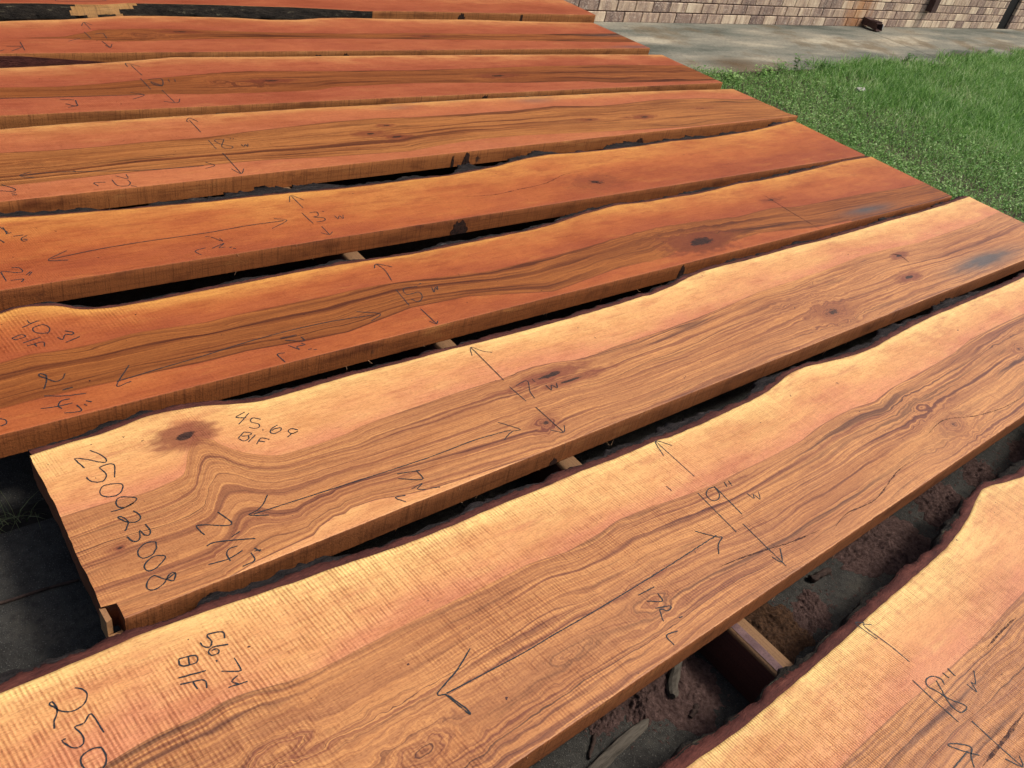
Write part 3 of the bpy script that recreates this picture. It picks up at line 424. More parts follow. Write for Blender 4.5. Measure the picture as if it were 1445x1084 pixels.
def build_slab(k):
    d = SLABS[k]; pal, nx, ny, sp, sam, ibw = CONF[k]; seed = float(order.index(k))*3.7+1
    l, r = d['l'], d['r']
    nf = near_fn(k)
    if 'live' in d:
        lp = np.array(sorted(d['live']))
        lf0 = lambda x: np.interp(x, lp[:, 0], lp[:, 1])
    else:
        lf0 = lambda x: 4.765+0*np.asarray(x)
    def lf(x):
        x = np.asarray(x, float); out = np.clip(lp[0, 0]-x, 0, 9) + np.clip(x-lp[-1, 0], 0, 9) if 'live' in d else np.zeros_like(x)
        y = lf0(x)
        for q in (-.012, .012): y = y+lf0(x+q)
        y = y/3
        return y+out*.35*vnoise(x*2.2, 0, 5+order.index(k))+.0015*vnoise(x*40, 0, 3)+np.minimum(0, side_limit(k)(x)-ibw-.006-y)*(k in 'D')
    root = thing('wood_slab', LABEL[k], 'wood slab', 'live edge slabs laid out in a row')
    # loop over the cross-section: top from live edge to near edge, sawn face, bottom
    v = np.linspace(1, 0, ny); ch = .0018
    rows_z = np.array([TOP]*ny+[TOP-ch, TOP-.02, TOP-.04, TOP-TH+.001, TOP-TH, TOP-TH])
    vv = np.concatenate([v, [0]*5, [1]]); nl = len(vv)
    t = np.linspace(0, 1, nx)
    # ends: a little out of square and ragged
    le = l+.004*fbm(vv*9, 0, 11+order.index(k), 3); re = r+.006*fbm(vv*9, 3, 31+order.index(k), 3)
    slant = {'F': .05, 'G': .035, 'H': .055, 'I': .02}.get(k, 0.0); re = re-slant*vv
    if k == 'F': re = re+np.where(vv < .10, .03*(1-vv/.10), 0)
    if k == 'C': le = le+np.where(vv < .085, .024, 0)
    X = le[None, :]+(re-le)[None, :]*t[:, None]
    yn = nf(X); yl = lf(X)
    rag = (.0007*fbm(X*160, 0, 60+order.index(k), 3)+.0035*np.clip(fbm(X*22, 0, 66+order.index(k), 3)-.42, 0, 1))*(vv == 0)[None, :]
    Y = yn+(yl-yn)*vv[None, :]+rag
    Y[:, ny-1] += .0012; 
    Z = np.repeat(rows_z[None, :], nx, 0)
    if k == 'I':    # wane under the near edge on the left: the lower edge stands out
        wane = np.clip((2.75-X)/.6, 0, 1); Y[:, ny:ny+5] -= wane[:, ny:ny+5]*np.array([0, .03, .05, .055, .055])[None, :]*(X[:, ny:ny+5] > l)
    V = np.stack([X, Y, Z], -1).reshape(-1, 3)
    F = gridfaces(nx, nl, True)[:, ::-1]
    fl = np.tile(np.arange(nl), nx-1); mi = np.where(fl < ny-1, 0, 1)
    # ---- ring field
    Xf, Yf = X.ravel(), Y.ravel(); ylf = lf(Xf); ynf = nf(Xf)
    ye = Yf.copy(); ring_in = np.zeros_like(Yf); knot = np.zeros_like(Yf); black = np.zeros_like(Yf); sgn = np.zeros_like(Yf)
    for n_, (kx, ky, rx, ry, bk) in enumerate(d.get('knots', [])):
        th_ = np.arctan2((Yf-ky)/ry, (Xf-kx)/rx); rr = 1+.55*fbm(Xf*36+n_, Yf*75, 7+n_, 3)+.22*fbm(np.cos(th_)*3+n_, np.sin(th_)*3, 9+n_, 3)
        dx, dy = (Xf-kx)/rx, (Yf-ky)/ry; dd = np.sqrt(dx*dx+dy*dy)/rr
        fall = np.exp(-(dd/3.2)**2)
        ye = ye-(Yf-ky)*np.minimum(1/np.maximum(dd, 1)**2, 1)*fall
        ring_in = ring_in+np.clip(1-dd, 0, 1)*ry*2.2
        knot = np.maximum(knot, np.clip((2.9-dd)/2.0, 0, 1)*(.25+.75*bk)); black = np.maximum(black, np.clip((1.0-dd*1.25), 0, 1)*1.7*bk)
    b1 = None
    if 'b1' in d:
        xx = np.linspace(l-.1, r+.1, 2400); bb = curve(d['b1'])(xx); kw = np.exp(-np.linspace(-2.2, 2.2, 29)**2); kw /= kw.sum()
        bb = np.convolve(np.pad(bb, 14, mode='edge'), kw, 'valid'); b1 = np.interp(Xf, xx, bb)
    b2 = curve(d['b2'])(Xf) if 'b2' in d else None
    if b1 is not None:
        if k in 'CD':   # outside the traced stretch the heart runs to the sawn edge
            q = np.array(d['b2']); b2 = np.where(((Xf < q[:, 0].min()) & (k == 'C')) | (Xf > q[:, 0].max()), ynf-.004, b2)
        lo = b2 if b2 is not None else ynf-.12
        g1 = np.median(ylf-b1); gh = np.median(np.clip(b1-lo, .01, 1))
        a = np.clip((ylf-ye)/np.maximum(ylf-b1, .004), 0, 1)*g1
        b = np.clip((b1-ye)/np.maximum(b1-lo, .004), 0, 1)*gh
        c_ = np.maximum(lo-ye, 0)
        ring = a+b+c_
        edge_w = .014 if pal == 'near' else .034
        heart = np.clip(.5+(b1-ye)/edge_w, 0, 1)*np.clip(.5+(ye-lo)/edge_w, 0, 1)
    else:
        ring = ylf-ye; heart = np.zeros_like(ring)
    ring = ring+ring_in
    sapfrac = np.where(ye < lo, .66, np.clip((ylf-ye)/np.maximum(ylf-b1, .02), 0, 1.1)) if b1 is not None else np.clip((ylf-ye)/.36, 0, 1.2)
    stain = np.zeros_like(Yf)
    for sx, sy, rx, ry, s_ in d.get('stain', []):
        dd = np.sqrt(((Xf-sx)/rx)**2+((Yf-sy)/ry)**2); stain = np.maximum(stain, s_*np.exp(-(dd*1.25)**2))
    saw = np.full_like(Yf, .8)
    if k == 'D': saw = .3+2.6*np.clip((.62-Xf)/.2, 0, 1)*np.clip((Yf-b1)/.05, 0, 1)
    if k == 'B': saw = .9+1.0*np.clip((1.6-Xf)/1.2, 0, 1)
    if k == 'A': saw = np.full_like(Yf, 3.6)
    if k == 'C': saw = .55+1.2*np.clip((.27-Xf)/.06, 0, 1)+.9*np.exp(-((Xf-.52)/.03)**2)
    me = mesh('board', V, F, [wood_top(seed, *PAL[pal], sp, sam, {'near': .36, 'mid': .22, 'olive': .2, 'far': .15}[pal], {'near': .9, 'mid': .7, 'olive': .6, 'far': .5}[pal]), wood_side(seed, *SIDE[pal])], mi,
              attrs=dict(ring=ring, heart=heart, knot=knot, black=black, stain=stain, edge=ylf-Yf, saw=saw, sapfrac=sapfrac))
    obj('board', me, root)
    # end grain caps as their own part
    for i, c0 in enumerate((0, nx-1)):
        tv = V.reshape(nx, nl, 3)[c0, :ny].copy(); tv[:, 0] += (-.0004, .0004)[i]
        zs = np.linspace(0, 1, 5); g_ = np.repeat(tv[:, None], 5, 1); g_[:, :, 2] = TOP-TH*zs[None]; g_[:, 1:, 0] += .0006*fbm(tv[:, 1][:, None]*90, zs[None, 1:]*5, 44, 3)
        obj('sawn_end', mesh('sawn_end', g_.reshape(-1, 3), gridfaces(ny, 5) if i == 0 else gridfaces(ny, 5)[:, ::-1], [wood_side(seed+20+i, *SIDE['end'], True)]), root)
    # ---- bark on the live edge
    if 'live' in d:
        xs = np.arange(l+.002, r-.002-slant, .005 if pal == 'near' else .008); yb = lf(xs); tx = np.gradient(yb, xs); L = np.sqrt(1+tx**2); nxv, nyv = -tx/L, 1/L
        lim = side_limit(k)(xs)
        def row(off, z):
            yy = np.minimum(yb+nyv*off, np.maximum(lim, yb+.001)); return np.stack([xs+nxv*np.minimum(off, .012), yy, z+0*xs], 1)
        wv = ibw*(1.1+.40*fbm(xs*9, 0, 70+order.index(k), 3)+.35*fbm(xs*26, 0, 75, 4)); wv = np.maximum(wv, .003)
        rows = [row(-.0015+0*xs, TOP-.0006), row(.001+0*xs, TOP-.0002), row(wv*.5, TOP-.001), row(wv, TOP-.003-.002*rng.random(len(xs))), row(wv*.8, TOP-.03), row(wv*.5, TOP-TH+.001)]
        n = len(xs); V2 = np.stack(rows, 1).reshape(-1, 3)
        obj('inner_bark', mesh('inner_bark', V2, gridfaces(n, 6)[:, ::-1], [inner_bark_m]), root)
        ro = np.clip(.5+1.1*fbm(xs*7, 1, 90+order.index(k), 4), 0, 1.2); th = {'E': .046, 'B': .024, 'D': .022, 'A': .024, 'C': .018}.get(k, max(ibw, .014))*(.10+1.15*ro)
        if k == 'E': th = th+.05*np.exp(-((xs-1.27)/.16)**2)
        prof = [(-.25, -.0045), (.10, -.0035), (.45, -.006), (.8, -.007), (1.0, -.014), (.95, -.026), (1.1, -.038), (.9, -.050), (.4, -TH+.002)]
        rows = []
        for j, (m, zz) in enumerate(prof):
            off = wv*.86+th*m*(1+.6*fbm(xs*28, j*1.7, 120, 3)+.5*fbm(xs*75, j*3.1, 127, 2)); rows.append(row(off, TOP+zz+.007*fbm(xs*30, j*2.3, 140, 2)*(j not in (0, 8))*(.4 if j < 4 else 1)))
        V3 = np.stack(rows, 1).reshape(-1, 3)
        obj('bark', mesh('bark', V3, gridfaces(n, len(prof))[:, ::-1], [bark_l if k == 'A' else bark_m]), root)
    elif k == 'I':
        xs = np.arange(l, 2.75, .012); yb = nf(xs); rows = []; w_ = np.clip((2.75-xs)/.6, 0, 1)
        for j, (o_, zz) in enumerate([(0, .0005), (.012, -.004), (.03, -.014), (.05, -.03), (.062, -.045), (.06, -.0595)]):
            rows.append(np.stack([xs, yb-w_*o_*(1+.5*fbm(xs*14, j*1.3, 150, 3))-.005-.010*w_*(j > 0)*(.5+fbm(xs*45, j*3.3, 155, 3)), TOP+zz+.0+0*xs], 1))
        V3 = np.stack(rows, 1).reshape(-1, 3)
        Fq = gridfaces(len(xs), 6); xm = V3[Fq[:, 0], 0]; zr = V3[Fq[:, 0], 2]-TOP
        bare = (xm > 1.13+.05*np.sin(zr*170)+.03*fbm(xm*20, zr*90, 4, 2)) & (xm < 1.36+.07*np.sin(zr*120+1)+.05*fbm(xm*20, zr*90, 6, 2)) & (zr > -.035+.02*np.sin(xm*31))
        obj('bark', mesh('bark', V3, Fq[~bare], [bark_l]), root)
        obj('bare_patch', mesh('bare_patch', V3, Fq[bare], [wood_side(77., (.30, .155, .05), (.10, .045, .02), (.40, .24, .09))]), root)
    if d.get('marks'):
        ribbons('handwriting', d['marks'], {'near': .0024, 'mid': .0026, 'olive': .003, 'far': .0034}[pal], TOP+.0004, crayon, root)
    for st, wd in d.get('cracks', []):
        ribbons('crack', [st], wd, TOP+.00025, crack_m, root, .001, True, .006)
    return root
SIDE = {'near': ((.235, .080, .026), (.11, .034, .011), (.33, .135, .045)), 'mid': ((.26, .080, .022), (.12, .032, .010), (.35, .135, .038)),
        'olive': ((.34, .115, .032), (.16, .045, .013), (.44, .18, .055)),
        'far': ((.34, .125, .036), (.15, .045, .013), (.44, .19, .065)), 'end': ((.16, .055, .026), (.07, .025, .012), (.24, .10, .045))}

# ================================================================ the setting
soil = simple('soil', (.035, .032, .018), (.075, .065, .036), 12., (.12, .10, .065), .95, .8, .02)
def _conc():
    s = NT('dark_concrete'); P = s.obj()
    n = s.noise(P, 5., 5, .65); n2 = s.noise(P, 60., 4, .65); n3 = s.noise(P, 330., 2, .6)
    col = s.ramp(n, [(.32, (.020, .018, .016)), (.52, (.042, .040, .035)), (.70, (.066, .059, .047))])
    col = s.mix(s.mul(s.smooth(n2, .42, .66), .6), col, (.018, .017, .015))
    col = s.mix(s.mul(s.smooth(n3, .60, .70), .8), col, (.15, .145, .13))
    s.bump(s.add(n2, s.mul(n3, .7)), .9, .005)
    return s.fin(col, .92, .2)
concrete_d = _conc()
def _apron():
    s = NT('weathered_concrete'); P = s.obj(); x, y, z = s.sep(P)
    n1 = s.noise(s.comb(s.add(s.mul(x, .55), s.mul(y, .5)), s.mul(y, 2.2)), 1, 5, .62); n2 = s.noise(P, 40., 4, .6); n3 = s.noise(P, 240., 2, .6)
    n4 = s.noise(s.comb(s.mul(x, 1.7), s.mul(y, 2.0), 4.), 1, 4, .6)
    col = s.ramp(n1, [(.36, (.070, .078, .062)), (.46, (.150, .155, .124)), (.54, (.235, .222, .172)), (.64, (.40, .36, .265))])
    col = s.mix(s.mul(s.smooth(n4, .50, .66), .6), col, (.13, .085, .038))
    dx = s.mul(s.math('SUBTRACT', x, 5.72), 2.0); dy = s.mul(s.math('SUBTRACT', y, 3.86), 4.6)
    rr = s.math('SQRT', s.add(s.mul(dx, dx), s.mul(dy, dy)))
    col = s.mix(s.mul(s.math('SUBTRACT', 1., s.smooth(s.add(rr, s.add(s.mul(n4, .8), s.mul(n2, .5))), .75, 1.65)), .75), col, (.075, .040, .012))
    col = s.mix(s.mul(s.smooth(n2, .40, .70), .45), col, s.mix(1., col, (.45, .45, .45), 'MULTIPLY'))
    col = s.mix(s.mul(s.smooth(n3, .55, .75), .4), col, (.34, .32, .27))
    s.bump(s.add(n2, s.mul(n3, .5)), .5, .004)
    return s.fin(col, .9, .2)
apron_m = _apron()
def struct(name, me, parent=None):
    o = obj(name, me, parent)
    if parent is None: o['kind'] = 'structure'
    return o
def sheet(name, x0, x1, y0, y1, z, mat, n=2, amp=0., fx=3.):
    xs = np.linspace(x0, x1, n); ys = np.linspace(y0, y1, n); Xg, Yg = np.meshgrid(xs, ys, indexing='ij')
    Zg = z+amp*fbm(Xg*fx, Yg*fx, 5, 4)
    return mesh(name, np.stack([Xg, Yg, Zg], -1).reshape(-1, 3), gridfaces(n, n), [mat], smooth=amp > 0)
far_ground = simple('far_ground', (.03, .055, .018), (.07, .10, .035), 3., None, 1., .3, .02)
struct('ground', sheet('ground', -300, 300, -300, 300, -.06, far_ground))
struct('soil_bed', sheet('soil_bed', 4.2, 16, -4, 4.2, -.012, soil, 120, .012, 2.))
# the concrete yard: separate cast fields with open joints
def slab_field(name, x0, x1, y0, y1, mat, r=.02, top=0.0):
    import bmesh
    me = box_me(name, (x0, y0, -.12), (x1, y1, top), [mat], r); return struct(name, me)
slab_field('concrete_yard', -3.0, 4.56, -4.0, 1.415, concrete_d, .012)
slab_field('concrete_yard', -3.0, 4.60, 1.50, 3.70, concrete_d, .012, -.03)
slab_field('concrete_apron', -3.0, 9.05, 3.715, 4.848, apron_m, .008, -.002)
slab_field('concrete_apron', 9.062, 16., 3.72, 4.848, apron_m, .008, -.004)

# ================================================================ brick wall
brick_cols = []
def _brick():
    s = NT('brick'); P = s.n('NewGeometry').outputs['Position']; x, y, z = s.sep(P)
    rnd = s.n('ObjectInfo').outputs['Random']
    st = s.noise(s.comb(s.mul(x, 16.), s.mul(z, 3.0), s.mul(rnd, 40.)), 1, 4, .65)
    n2 = s.noise(P, 55., 4, .6, 1.2); n3 = s.noise(P, 260., 2)
    f = s.add(s.mul(st, .75), s.mul(s.math('SUBTRACT', rnd, .5), .28))
    col = s.ramp(f, [(.16, (.20, .14, .115)), (.32, (.38, .265, .20)), (.42, (.56, .41, .285)), (.56, (.82, .67, .47))])
    col = s.mix(s.mul(s.smooth(n2, .52, .68), .55), col, (.86, .74, .58))
    col = s.mix(s.mul(s.smooth(n2, .30, .44), -.5), col, (.10, .07, .06))
    d = s.math('ABSOLUTE', s.math('SUBTRACT', x, 9.0)); rust = s.math('SUBTRACT', 1., s.smooth(s.add(d, s.mul(s.noise(s.comb(s.mul(x, 9.), s.mul(z, 2.)), 1, 3), .9)), .45, .85))
    col = s.mix(s.mul(rust, .9), col, s.mix(.62, col, (.50, .19, .035)))
    s.bump(s.add(n2, s.mul(n3, .6)), .6, .006)
    return s.fin(col, .85, .2)
brick_m = _brick()
mortar_m = simple('mortar', (.09, .055, .045), (.16, .105, .085), 30., None, .95, .5, .004)
WY = 4.85; BL, BH, J = .215, .0865, .009
wall = thing('brick_wall', 'brown and cream brick wall of a building behind the slabs and lawn', 'wall')
OPEN = (12.70, 13.06)
for (x0, x1) in ((-4., OPEN[0]-.004), (OPEN[1]+.004, 17.)):
    obj('mortar_core', box_me('mortar_core', (x0, WY+.012, -.1), (x1, WY+.24, 2.9), [mortar_m]), wall)
bme = box_me('brick', (0, 0, 0), (BL-J, .10, BH-J), [brick_m], .0035)
parts = {}
V_, F_ = [], []
nbx = []
base = [v.co.copy() for v in bme.vertices]; pol = [list(p.vertices) for p in bme.polygons]
def brick_meshes(w_):
    key = round(w_, 3)
    if key not in parts: parts[key] = box_me('brick', (0, 0, 0), (w_, .10, BH-J), [brick_m], .0035)
    return parts[key]
stuffV, stuffF = [], []; cnt = 0
for row in range(33):
    z0 = -.006+row*BH; off = (.5*BL if row % 2 else 0)
    for i in range(-20, 81):
        xa = 5.203+i*BL+off; xb = xa+BL-J
        if xa > 17 or xa < -4: continue
        for (s0, s1) in ((-9, OPEN[0]), (OPEN[1], 99)):
            a, b = max(xa, s0), min(xb, s1)
            if b-a < .03: continue
            yo = WY+random.uniform(-.0015, .0015)
            if row < 6 and 4.6 < xa < 13.9 and cnt < 295:
                me = brick_meshes(b-a) if b-a < BL-J-.001 else bme
                o = obj('brick', me, wall); o.location = (a, yo, z0); cnt += 1
            else:
                n = sum(len(q) for q in stuffV)
                vv = np.array([[a+v.x*(b-a)/(BL-J), yo+v.y, z0+v.z] for v in base]); stuffV.append(vv)
                stuffF += [[n0+len(base)*(len(stuffV)-1) for n0 in p] for p in pol]
o = obj('brickwork', mesh('brickwork', np.vstack(stuffV), stuffF, [brick_m]), wall); o['kind'] = 'stuff'
black_m = simple('opening_shade', (.006, .006, .006), (.012, .012, .012), 5.)  # near-black colour paints the darkness inside the wall opening
obj('recess_shade', box_me('recess_shade', (OPEN[0]+.002, WY+.035, -.02), (OPEN[1]-.002, WY+.20, 2.9), [black_m]), wall)

# downspout pieces on the wall
spout_m = simple('brown_metal', (.055, .030, .026), (.085, .048, .042), 30., None, .5, .1, .001)
white_m = simple('white_paint', (.55, .55, .52), (.75, .75, .72), 60., None, .7, .2, .001)
def shell(name, prof, depth, mat, parent, th=.004):
    """open rectangular tube following a path prof [(pos, halfw, halfh, up)]"""
    V = []; F = []
    for (p, hw, hh, nrm) in prof:
        p = np.array(p); up = np.array(nrm)
        for q in ((-1, -1), (1, -1), (1, 1), (-1, 1)): V.append(p+np.array([q[0]*hw, 0, 0])+up*q[1]*hh)
    n = len(prof)
    for i in range(n-1):
        for j in range(4): F.append([i*4+j, i*4+(j+1) % 4, (i+1)*4+(j+1) % 4, (i+1)*4+j])
    o = obj(name, mesh(name, V, F, [mat]), parent); m = o.modifiers.new('s', 'SOLIDIFY'); m.thickness = th; return o
ds = thing('downspout_outlet', 'dark brown downspout elbow sticking out at the foot of the brick wall', 'downspout', None, (9.22, 4.74, 0))
shell('elbow', [((0, .11, .062), .06, .034, (0, 0, 1)), ((0, .02, .056), .06, .034, (0, .2, .97)), ((0, -.08, .042), .063, .036, (0, .25, .95))], 0, spout_m, ds)
for i in range(5):
    obj('rib', box_me('rib', (-.056+i*.026, -.06, .078), (-.046+i*.026, .02, .092), [spout_m], .002), ds)
obj('white_edge', box_me('white_edge', (.066, -.08, .003), (.078, -.02, .07), [white_m], .003), ds)
dp = thing('downspout', 'purple brown square downspout hanging on the brick wall, right of the rust stain', 'downspout', None, (10.52, WY, .185))
shell('pipe', [((0, -.042, 0), .06, .035, (0, 1, 0)), ((0, -.042, 1.2), .06, .035, (0, 1, 0)), ((0, -.042, 2.5), .06, .035, (0, 1, 0))], 0, spout_m, dp)
for zz in (.5, 1.8): obj('strap', box_me('strap', (-.075, -.083, zz), (.075, -.002, zz+.03), [spout_m], .002), dp)

# ================================================================ supports under the slabs
def beam_mat(seed, a, b): return wood_side(seed, a, b, tuple(min(1, 1.35*q) for q in a))
for i, (x0, x1, y0, y1, lab) in enumerate([(1.249, 1.302, -.28, 4.74, 'timber bearer crossing under the slabs, seen in the gaps between them'),
                                          (.262, .315, -.28, 4.74, 'timber bearer hidden under the left ends of the slabs'),
                                          (4.16, 4.22, -.28, 4.74, 'timber bearer hidden under the right ends of the slabs')]):
    t = thing('timber_bearer', lab, 'timber', 'bearers under the slabs', ((x0+x1)/2, 2.2, 0))
    hw = (x1-x0)/2
    xs = np.linspace(y0-2.2, y1-2.2, 60)
    prof = np.array([(-hw, 0), (-hw, .1135), (-hw+.006, TOP-TH-.0008), (hw-.002, TOP-TH-.0005), (hw, .114), (hw, 0)])
    Vb = np.array([[p[0]+.0025*fbm(y*3, j, 200, 2), y, p[1]] for y in xs for j, p in enumerate(prof)])
    Fb = gridfaces(60, 6, True)
    obj('timber', mesh('timber', Vb, Fb, [beam_mat(30.+i, (.20, .110, .052), (.10, .048, .022))]), t)
    st = np.array([[-hw-.0025, y, z] for y in xs for z in (0.002, .112)]); st[:, 0] += .002*np.repeat(fbm(xs*4, 0, 210, 2), 2)-.001
    obj('bark_face', mesh('bark_face', st, gridfaces(60, 2), [beam_mat(40.+i, (.10, .035, .025), (.05, .018, .014))]), t)
    xt = xs[:12]; tp = np.array([[xx, y, TOP-TH-.0002] for y in xt for xx in (-hw+.006, -hw+.026)]); tp[1::2, 0] += .004*fbm(xt*9, 0, 220, 3)
    obj('bark_strip', mesh('bark_strip', tp, gridfaces(12, 2)[:, ::-1], [simple('bark_strip', (.09, .05, .05), (.15, .09, .085), 40.)]), t)

# ================================================================ the slabs
roots = {k: build_slab(k) for k in order}

# broken corner of slab C
def prism(name, pts, z0, z1, mat, parent, amp=.001):
    n = len(pts); V = [(x+random.uniform(-amp, amp), y+random.uniform(-amp, amp), z0) for x, y in pts]+[(x, y, z1+random.uniform(-amp, amp)) for x, y in pts]
    F = [list(range(n))[::-1], list(range(n, 2*n))]+[[i, (i+1) % n, n+(i+1) % n, n+i] for i in range(n)]
    return obj(name, mesh(name, V, F, [mat]), parent)
spl = wood_side(55., (.40, .22, .10), (.20, .09, .04), (.5, .3, .14))
yc = near_fn('C')(.2)
prism('split_sliver', [(.198, yc+.045), (.207, yc+.044), (.2085, yc+.012), (.199, yc+.010)], TOP-TH, TOP-.004, spl, roots['C'])
prism('split_corner', [(.199, yc+.0095), (.222, yc+.012), (.226, yc-.004), (.203, yc-.006)], TOP-TH, TOP-.040, spl, roots['C'])

# dark wane and knots that show on the sawn near faces
def face_plate(k, pts, name, mat):
    nf = near_fn(k); xs_ = [p[0] for p in pts]; n = len(pts)
    V = [(x, float(nf(x))-.0014, z) for x, z in pts]+[(x, float(nf(x))+.004, z) for x, z in pts]
    F = [list(range(n)), list(range(n, 2*n))[::-1]]+[[i, n+i, n+(i+1) % n, (i+1) % n] for i in range(n)]
    return obj(name, mesh(name, V, F, [mat]), roots[k])
B0 = TOP-TH+.0006
face_plate('H', [(.30, TOP-.004), (.30, B0), (1.42, B0), (1.25, B0+.008), (1.0, B0+.028), (.75, TOP-.010), (.5, TOP-.006)], 'wane', inner_bark_m)
knot_m = simple('edge_knot', (.010, .006, .005), (.05, .02, .012), 90., None, .9, .8, .004)
def lump(k, x, w_, h_, seed):
    r_ = random.Random(seed); n = 16; pts = []
    for i in range(n+1):
        a = math.pi*i/n; q = 1+r_.uniform(-.16, .16); pts.append((x+w_*math.cos(a)*q, min(B0+h_*math.sin(a)*q, TOP-.003)))
    pts[0] = (pts[0][0], B0); pts[-1] = (pts[-1][0], B0)
    face_plate(k, pts[::-1], 'edge_knot', knot_m)
lump('E', 1.705, .036, .052, 1); lump('F', 2.09, .018, .055, 2); lump('F', 2.02, .007, .045, 3); lump('F', 3.16, .035, .03, 4); lump('D', 2.32, .016, .05, 5)
lump('H', 2.05, .05, .04, 6); lump('H', 2.2, .03, .05, 7); lump('G', 2.62, .03, .05, 8); lump('I', 3.4, .03, .055, 9); lump('I', 3.9, .012, .055, 10); lump('C', 1.23, .012, .02, 11)

# hanging fibres along the lower sawn edges
fib_m = simple('fibre', (.30, .14, .07), (.50, .30, .17), 60., None, .8, .1)
for k, n in (('B', 16), ('C', 34), ('D', 18), ('E', 7), ('F', 5)):
    V = []; F = []
    nf = near_fn(k)
    for i in range(n):
        x = random.uniform(.35, 3.9); y0 = float(nf(x)); top_e = random.random() < .3
        z0 = TOP-.002 if top_e else TOP-TH+.002
        L = random.uniform(.006, .03)*random.uniform(.4, 1); p = np.array([x, y0-.0005, z0]); dirn = np.array([random.uniform(-1, 1), random.uniform(-.35, -.05), -random.uniform(.4, 1.3)])
        if top_e: dirn[1] = -.03; dirn[0] *= .6
        dirn /= np.linalg.norm(dirn); curl = np.array([random.uniform(-1, 1), 0 if top_e else random.uniform(-.4, .4), random.uniform(-.3, .5)])*.9
        wd = random.uniform(.0003, .0006)
        for s_ in range(6):
            b = len(V); V += [p+[wd, 0, 0], p+[-wd*.6, -wd, 0], p+[-wd*.6, wd*.2, wd]]
            if s_:
                for j in range(3): F.append([b-3+j, b-3+(j+1) % 3, b+(j+1) % 3, b+j])
            p = p+dirn*L/5; dirn = dirn+curl/5; dirn /= np.linalg.norm(dirn); p[1] = min(p[1], y0-.0006)
    o = obj('fibre', mesh('fibre', V, F, [fib_m]), roots[k]); o['kind'] = 'stuff'

# ================================================================ things on the ground
saw_m = simple('sawdust', (.055, .030, .025), (.135, .082, .070), 110., (.21, .135, .115), 1., 1., .008)
saw_y = simple('pale_sawdust', (.034, .017, .009), (.10, .05, .026), 110., (.17, .09, .045), 1., 1., .008)
def clump(x, y, rx, ry, h, rot, mat, lab, seed):
    nr, na = 44, 110
    rr = np.linspace(0, 1, nr)**.8; aa = np.linspace(0, 2*math.pi, na, endpoint=False)
    Rg, Ag = np.meshgrid(rr, aa, indexing='ij')
    ol = 1+.40*fbm(np.cos(Ag)*1.6+seed, np.sin(Ag)*1.6, seed, 3)+.30*fbm(np.cos(Ag)*7+seed, np.sin(Ag)*7, seed+1, 3)
    px = np.cos(Ag)*Rg*rx*ol; py = np.sin(Ag)*Rg*ry*ol
    low = fbm(px*26+seed, py*26, seed+3, 3)
    hz = h*np.clip((1-Rg**2.2)*(1.0+1.1*low), .06, 2)+.0075*fbm(px*150, py*150, seed+8, 3)*(1-Rg**6)-.012*np.clip(fbm(px*60, py*60, seed+11, 2)-.32, 0, 1)*(Rg < .8)
    hz = np.where(Rg > .985, -.004, np.maximum(hz, .0008))
    c_, s_ = math.cos(rot), math.sin(rot)
    Vv = np.stack([px*c_-py*s_, px*s_+py*c_, hz], -1).reshape(-1, 3)
    o = obj('sawdust_clump', mesh('sawdust_clump', Vv, gridfaces(nr, na, True), [mat])); o.location = (x, y, 0.0)
    return tag(o, lab, 'sawdust', 'sawdust clumps between the near slabs')
CL = [(2.305, .375, .115, .085, .020, .2, saw_m, 'tall crumbly sawdust clump with pits, below the slab marked 19'),
      (1.965, .365, .17, .095, .020, -.25, saw_m, 'largest sawdust clump, in the middle of the gap right of the bearer'),
      (2.585, .375, .09, .045, .013, .3, saw_m, 'small flat sawdust clump up the gap towards the picture edge'),
      (2.87, .345, .09, .05, .014, .1, saw_m, 'sawdust clump at the right picture edge in the gap'),
      (1.43, .355, .115, .08, .013, .1, saw_y, 'pale brown sawdust heap against the right side of the bearer'),
      (1.585, .345, .075, .045, .010, .5, saw_m, 'thin sawdust flake just right of the pale heap'),
      (1.145, .40, .09, .12, .007, .4, saw_m, 'low wide sawdust layer left of the bearer'),
      (1.035, .395, .055, .04, .014, .6, saw_m, 'reddish sawdust lump between the two grey sticks'),
      (.95, .42, .045, .03, .012, .0, saw_m, 'small reddish sawdust patch nearest the slab marked 19')]
for i, q in enumerate(CL): clump(*q, i*5+3)
# loose crumbs of sawdust and bark scraps over the ground in the gaps
nC = 5200; r_ = np.random.default_rng(77); ci = r_.integers(0, len(CL), nC); cc = np.array([(q[0], q[1], q[2], q[3]) for q in CL])[ci]
wide = r_.random(nC) < .35
cx_ = np.where(wide, r_.uniform(.5, 3.3, nC), cc[:, 0]+r_.normal(0, .75, nC)*cc[:, 2]); cy_ = np.where(wide, r_.uniform(.2, .62, nC), cc[:, 1]+r_.normal(0, .75, nC)*cc[:, 3])
cs = .0007+.0030*r_.random(nC)**3; tet = np.array([(-1, -.6, -.3), (1, -.7, -.3), (.1, 1, -.3), (0, 0, .9)])
an = r_.uniform(0, 6.28, nC); sx_ = r_.uniform(.7, 2.6, nC)
tx_ = tet[None, :, 0]*sx_[:, None]; ty_ = np.repeat(tet[None, :, 1], nC, 0)
Vc = np.stack([cx_[:, None]+cs[:, None]*(tx_*np.cos(an)[:, None]-ty_*np.sin(an)[:, None]), cy_[:, None]+cs[:, None]*(tx_*np.sin(an)[:, None]+ty_*np.cos(an)[:, None]), .0003+cs[:, None]*(tet[None, :, 2]+.3)], -1).reshape(-1, 3)
Fc = (np.arange(nC)[:, None, None]*4+np.array([[0, 1, 3], [1, 2, 3], [2, 0, 3]])[None]).reshape(-1, 3)
